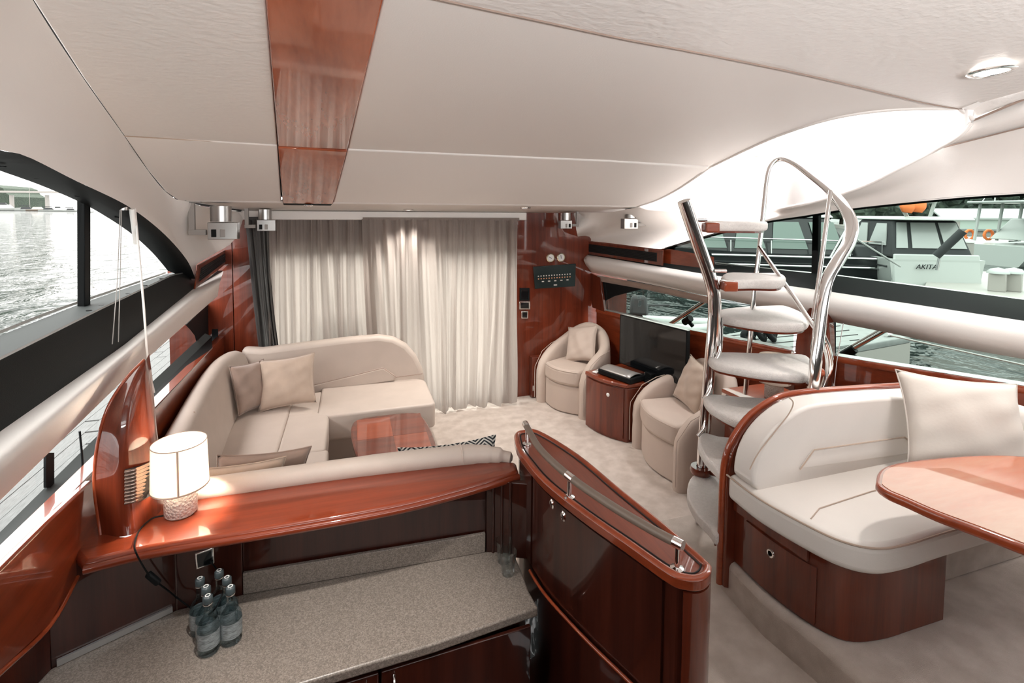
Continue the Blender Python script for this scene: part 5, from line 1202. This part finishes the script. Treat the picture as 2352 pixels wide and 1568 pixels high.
kb.pane('porthole', [kb.P(4.0, -2.42, 1.0), kb.P(4.9, -2.42, 1.0), kb.P(4.9, -2.42, 1.45), kb.P(4.0, -2.42, 1.45)], glass_d); kb.pane('porthole', [kb.P(4.0, 2.42, 1.0), kb.P(4.9, 2.42, 1.0), kb.P(4.9, 2.42, 1.45), kb.P(4.0, 2.42, 1.45)], glass_d)

# pontoons and dock boxes on the marina side
def pont(pts, z, lab, m):
    o = thing('pontoon', PZ(*pts[0], z), lab, 'pontoon'); P_ = [PZ(u, v, z) for u, v in pts]
    slab('deck', P_, (0, 0, -.14), m, o, bevel=.02); slab('float', [p+V((0, 0, -.142)) for p in P_], (0, 0, SEA-.3-z+.14), M['grey'], o); return o, P_
conc = plain('pale_concrete', (.24, .25, .245), .8, noise=.15, nscale=5)
po1, P1 = pont([(1655, 835), (1900, 806), (2092, 772), (2044, 748), (1880, 728), (1640, 772)], -.45, 'pale concrete finger pontoon close to the low windows', conc)
e_a, e_b = PZ(1660, 800, -.45), PZ(2060, 760, -.45)
for k in range(4):
    a = PZ(1655, 815-14*k, -.445); b = PZ(1990-20*k, 778-10*k, -.445); tube('deck_joint', [a, b], .012, M['gap'], po1, n=5)
slab('kerb', [PZ(1912, 802, -.44), PZ(1960, 795, -.44), PZ(1950, 786, -.44), PZ(1912, 790, -.44)], (0, 0, .04), conc, po1)
tube('cleat', [PZ(2035, 768, -.40), PZ(2052, 766, -.40)], .05, M['chrome'], po1, n=8)
po2, _ = pont([(2120, 668), (2352, 690), (2560, 715), (2560, 640), (2352, 626), (2230, 622), (2130, 640)], -.45, 'wooden pontoon holding the grey dock boxes', M['grey'])
po3, _ = pont([(2150, 566), (2352, 580), (2600, 600), (2600, 560), (2352, 548), (2150, 540)], -.45, 'distant pontoon in front of the pale building', M['grey'])
for k, (u, w_, lab) in enumerate(((2290, 24, 'grey dock box with domed lid, nearer the white boat'), (2326, 22, 'grey dock box with domed lid, nearer the picture edge'))):
    bx_ = thing('dock_box', PZ(u, 668, -.45), lab, 'dock box', 'dock boxes on the pontoon')
    c = PZ(u, 668, -.45); c2 = c+V((0, 0, .35))
    box('body', c+V((0, 0, .30)), (.44, .44, .6), M['grey'], bx_, bevel=.02, rz=.4)
    lathe('lid', [(.30, .0), (.29, .06), (.2, .15), (0, .2)], c+V((0, 0, .6)), plain('dock_box_lid', (.42, .44, .43), .5), bx_, n=16)
for k, (u, v, d, lab) in enumerate(((2222, 598, 28, 'grey mooring pile with white cap beside the catamaran'),)):
    mp_ = thing('mooring_pile', PD(u, v, d), lab, 'pile'); c = PD(u, v, d)
    lathe('pile', [(.25, SEA-.5), (.25, 1.0+c.z)], (c.x, c.y, 0), M['grey'], mp_, n=14); lathe('cap', [(.28, 1.0), (.28, 1.1), (0, 1.25)], c, M['white'], mp_, n=14)
# mooring coil, tender and lines near the low windows
mc = thing('mooring_rope', PZ(1750, 785, -.45), 'coiled black mooring rope on the finger pontoon', 'rope')
for (u, v, rr_, tl) in ((1772, 770, .17, 1.0), (1750, 770, .15, 1.1), (1725, 768, .14, .7), (1712, 772, .10, .5)):
    c = PZ(u, v+14, -.45)+V((0, 0, rr_*.95+.05)); ax = V((.5, -.9, .25)).normalized(); Q = V((0, 0, 1)).rotation_difference(ax).to_matrix()
    tube('coil', [c+Q @ V((rr_*math.cos(a), rr_*math.sin(a), .02*math.sin(3*a))) for a in [math.radians(24*k) for k in range(15)]], .055, M['black'], mc, n=8, closed=True)
td = PD(1490, 735, 13.0)
tb = Boat('tender', (td.x, td.y), (.85, -.5), 'small white tender with dark outboard motor on the rippled water', 'boat')
for s in (-1, 1): tube('side_tube', cat([tb.P(-.2, .42*s, .32), tb.P(.9, .45*s, .32), tb.P(1.5, .28*s, .36), tb.P(1.75, 0, .4)], 5), .13, hull_w, tb.root, n=12)
tb.block('floor', 0, 1.4, .7, .7, .1, .2, M['grey'])
ot_ = tb.block('outboard_cowl', -.5, .0, .36, .28, .55, 1.05, canvas, .05, .08, bevel=.08); tb.block('outboard_leg', -.35, -.15, .14, .14, -.4, .55, canvas, parent=ot_)
tb.bar('tiller', tb.P(0, 0, .8), tb.P(.5, .1, .85), .03, canvas)
def stay(p0, p1, pc, lab, d):
    s_ = thing('stanchion_stay', PW(*p0, off(RW, d)), lab, 'stay')
    a, b, c = PW(*p0, off(RW, d)), PW(*p1, off(RW, d)), PW(*pc, off(RW, d))
    tube('rod', [a, b], .016, M['chrome'], s_, n=10); dv = V((0, .03, .0)); tube('rod', [a+dv, b+dv], .014, M['white'], s_, n=10)
    t = (b-a).normalized(); tube('clamp', [c-t*.05, c+t*.05], .035, M['black'], s_, n=10); tube('strap', [c, c+V((.02, -.06, -.05))], .02, M['black'], s_, n=6)
stay((1524, 756), (1640, 680), (1579, 735), 'chrome stay with black clamp outside behind the television', .35)
stay((1915, 826), (2045, 752), (1950, 808), 'chrome stay with black clamp outside behind the dinette bench', .35)
ml_ = thing('mooring_line', PW(2050, 774, off(RW, .6)), 'thin pale mooring line above dark water behind the dinette bench', 'rope'); tube('line', [PW(2045, 770, off(RW, .6)), PW(2352, 838, off(RW, .6)), PW(2480, 868, off(RW, .6))], .006, M['white'], ml_, n=6)
ml_ = thing('mooring_line', PW(1550, 668, off(RW, .6)), 'thin pale mooring line above bright water behind the television', 'rope'); tube('line', [PW(1500, 668, off(RW, .6)), PW(1640, 696, off(RW, .6))], .006, M['white'], ml_, n=6)

# building and trees behind the marina
bd0 = PD(2165, 520, 85); 
bd = thing('boathouse', (bd0.x, bd0.y, SEA), 'long pale green boathouse with low sloping roof behind the marina', 'building')
fA, fB = PD(2160, 522, 85), PD(2480, 520, 78); dirn = (fB-fA); dirn.z = 0
n_b = V((-dirn.y, dirn.x, 0)).normalized(); n_b = n_b if n_b.dot(fA-EYE) > 0 else -n_b
gw_ = plain('pale_green_cladding', (.40, .47, .43), .7); gr_ = plain('grey_sheet_roof', (.36, .38, .375), .6)
z0_, z1_ = SEA+.4, PD(2200, 503, 85).z
slab('wall', [V((fA.x, fA.y, z0_)), V((fB.x, fB.y, z0_)), V((fB.x, fB.y, z1_)), V((fA.x, fA.y, z1_))], n_b*10, gw_, bd)
slab('roof', [V((fA.x, fA.y, z1_))-n_b*.5, V((fB.x, fB.y, z1_))-n_b*.5, V((fB.x, fB.y, z1_+1.6))+n_b*5, V((fA.x, fA.y, z1_+1.6))+n_b*5], (0, 0, .25), gr_, bd)
for k in range(2):
    a = fA+dirn*(.04+.06*k); b = fA+dirn*(.09+.06*k)
    slab('door', [V((a.x, a.y, z0_))-n_b*.05, V((b.x, b.y, z0_))-n_b*.05, V((b.x, b.y, z1_-.4))-n_b*.05, V((a.x, a.y, z1_-.4))-n_b*.05], n_b*.04, M['grey'], bd)
tube('fence_rail', [fA+V((0, 0, -1))-n_b*3, fB+V((0, 0, -1))-n_b*3], .08, M['grey'], bd, n=5)
qw = thing('quay', (fA.x, fA.y, SEA), 'stone quay edge below the boathouse', 'quay'); 
slab('wall', [fA-dirn*.6-n_b*6+V((0, 0, SEA-fA.z)), fB-n_b*6+V((0, 0, SEA-fB.z)), fB-n_b*6+V((0, 0, SEA+.7-fB.z)), fA-dirn*.6-n_b*6+V((0, 0, SEA+.7-fA.z))], n_b*40, M['grey'], qw)
slab('kerb', [fA-dirn*.6-n_b*6.3+V((0, 0, SEA+.7-fA.z)), fB-n_b*6.3+V((0, 0, SEA+.7-fB.z)), fB-n_b*6.3+V((0, 0, SEA+1.0-fB.z)), fA-dirn*.6-n_b*6.3+V((0, 0, SEA+1.0-fA.z))], n_b*.8, conc, qw)
leaf = plain('dark_foliage', (.06, .085, .06), .9, col2=(.018, .028, .022), nscale=.9); bark = plain('bark', (.05, .04, .03), .9)
hs = thing('hillside', PD(2100, 500, 175), 'dark wooded hillside rising behind the row of trees', 'hill')
slab('slope', [PD(u, v, 175) for u, v in ((1500, 494), (1500, 462), (1750, 448), (1950, 430), (2150, 418), (2400, 410), (2700, 414), (2700, 500))], (40, 20, 0), leaf, hs)
tree0 = None
rt = random.Random(4)
for k in range(14):
    u = 1700+k*58; d = 118+rt.uniform(-8, 12); p = PD(u, 520, d); p.z = SEA+.6
    sc = rt.uniform(.85, 1.2)
    if tree0 is None:
        tree0 = thing('tree', p, 'dark green tree in the row behind the marina', 'tree', 'trees behind the marina')
        bm = bmesh.new()
        for q in range(16):
            c = V((rt.uniform(-3.2, 3.2), rt.uniform(-2, 2), rt.uniform(2.5, 10.5))); rad = rt.uniform(1.5, 2.6)*(1.1-.03*c.z)
            m4 = Matrix.Translation(p+c) @ Matrix.Diagonal((rad, rad, rad*.85, 1)); r_ = bmesh.ops.create_icosphere(bm, subdivisions=2, radius=1, matrix=m4)
            for vv in r_['verts']: vv.co += V((rt.uniform(-.3, .3), rt.uniform(-.3, .3), rt.uniform(-.3, .3)))
        finish('crown', bm, leaf, tree0); tube('trunk', [p, p+V((0, 0, 5))], [.4, .25], bark, tree0, n=8)
    else:
        t_ = copytree(tree0, p); t_.scale = (sc, sc, sc); t_.rotation_euler.z = rt.uniform(0, 6)

# ---------------------------------------------------------------- far shore on the open-water side
far = [(18, 430, 26, 'white motor yacht with dark superstructure at the edge of the far moorings', 'm'), (66, 430, 17, 'sailing boat with dark furled sail beside the bridge pier', 's'), (92, 420, 17, 'brownish work boat low in the water among the far moorings', 'w'), (116, 420, 15, 'white sailing boat with bare mast under the bridge', 's'), (140, 420, 15, 'small white launch with bright bow near the window post', 'm'), (166, 410, 12, 'dark sailing boat just before the window post', 's'), (203, 360, 6, 'little white dinghy alone behind the window post', 'm')]
for u, d, Ln, lab, kd in far:
    p = PD(u, 485, d); b = Boat('moored_boat', (p.x, p.y), (.95, .3), lab, 'boat', 'boats moored on the far shore')
    b.o -= b.h*Ln*.5
    b.hull(Ln, Ln*.28, Ln*.09, Ln*.13, hull_w if kd != 'w' else plain('brown_hull', (.22, .18, .15), .6))
    b.block('deckhouse', Ln*.2, Ln*.65, Ln*.2, Ln*.15, Ln*.09, Ln*.21, {'m': hull_w, 's': canvas, 'w': M['grey']}[kd], Ln*.05, Ln*.1, bevel=.1)
    if kd == 'm': b.block('flybridge', Ln*.25, Ln*.5, Ln*.18, Ln*.15, Ln*.21, Ln*.27, canvas, Ln*.02, Ln*.05, bevel=.1)
    if kd == 's':
        b.bar('mast', b.P(Ln*.55, 0, Ln*.1), b.P(Ln*.56, 0, Ln*1.25), .13, M['grey']); b.bar('boom', b.P(Ln*.15, 0, Ln*.27), b.P(Ln*.55, 0, Ln*.27), .3, canvas)
br = thing('bridge', PD(100, 470, 620), 'low grey bridge spanning the far water behind the moored boats', 'bridge')
bA, bB = PD(-260, 440, 640), PD(460, 446, 640)
slab('deck', [bA, bB, bB+V((0, 0, 2.2)), bA+V((0, 0, 2.8))], (0, 9, 0), M['grey'], br)
for u in (-190, -85, 22, 104, 190, 280, 380):
    p = PD(u, 448, 642); box('pier', (p.x, p.y+4, (p.z+SEA)/2), (2.6, 5, p.z-SEA+.5), M['grey'], br); 
hl = thing('headland', PD(-60, 480, 700), 'dark wooded headland at the far end of the bridge', 'hill')
hp = [PD(u, v, 690) for u, v in ((-420, 484), (-420, 400), (-200, 408), (-80, 420), (-10, 426), (6, 432), (14, 444), (30, 452), (34, 484))]
slab('ridge', hp, (10, 60, 0), leaf, hl)

# ---------------------------------------------------------------- cockpit behind the curtain
cf = prism('floor_cockpit', [(-1.6, 5.4), (3.2, 5.4), (3.2, 8.4), (-1.6, 8.4)], -.12, -.02, M['grey']); shelltag(cf, 'cockpit deck behind the curtained door', 'floor')
bw = prism('wall_cockpit', [(-1.6, 8.35), (3.2, 8.35), (3.2, 8.45), (-1.6, 8.45)], -.1, .55, hull_w); shelltag(bw, 'cockpit bulwark behind the curtained door', 'wall')
ck = thing('cockpit_chair', (0.05, 5.7, -.02), 'dark cockpit chair showing as a shadow through the grey curtain', 'chair')
cc = PY(785, 740, 5.6)
box('backrest', (cc.x, 5.52, .80), (.50, .05, .66), canvas, ck, bevel=.03); box('seat', (cc.x, 5.79, .45), (.52, .5, .06), canvas, ck, bevel=.02)
for sx in (-.23, .23):
    for y in (5.58, 6.0): tube('leg', [V((cc.x+sx, y, -.02)), V((cc.x+sx, y, .45))], .02, M['steel'], ck, n=8)
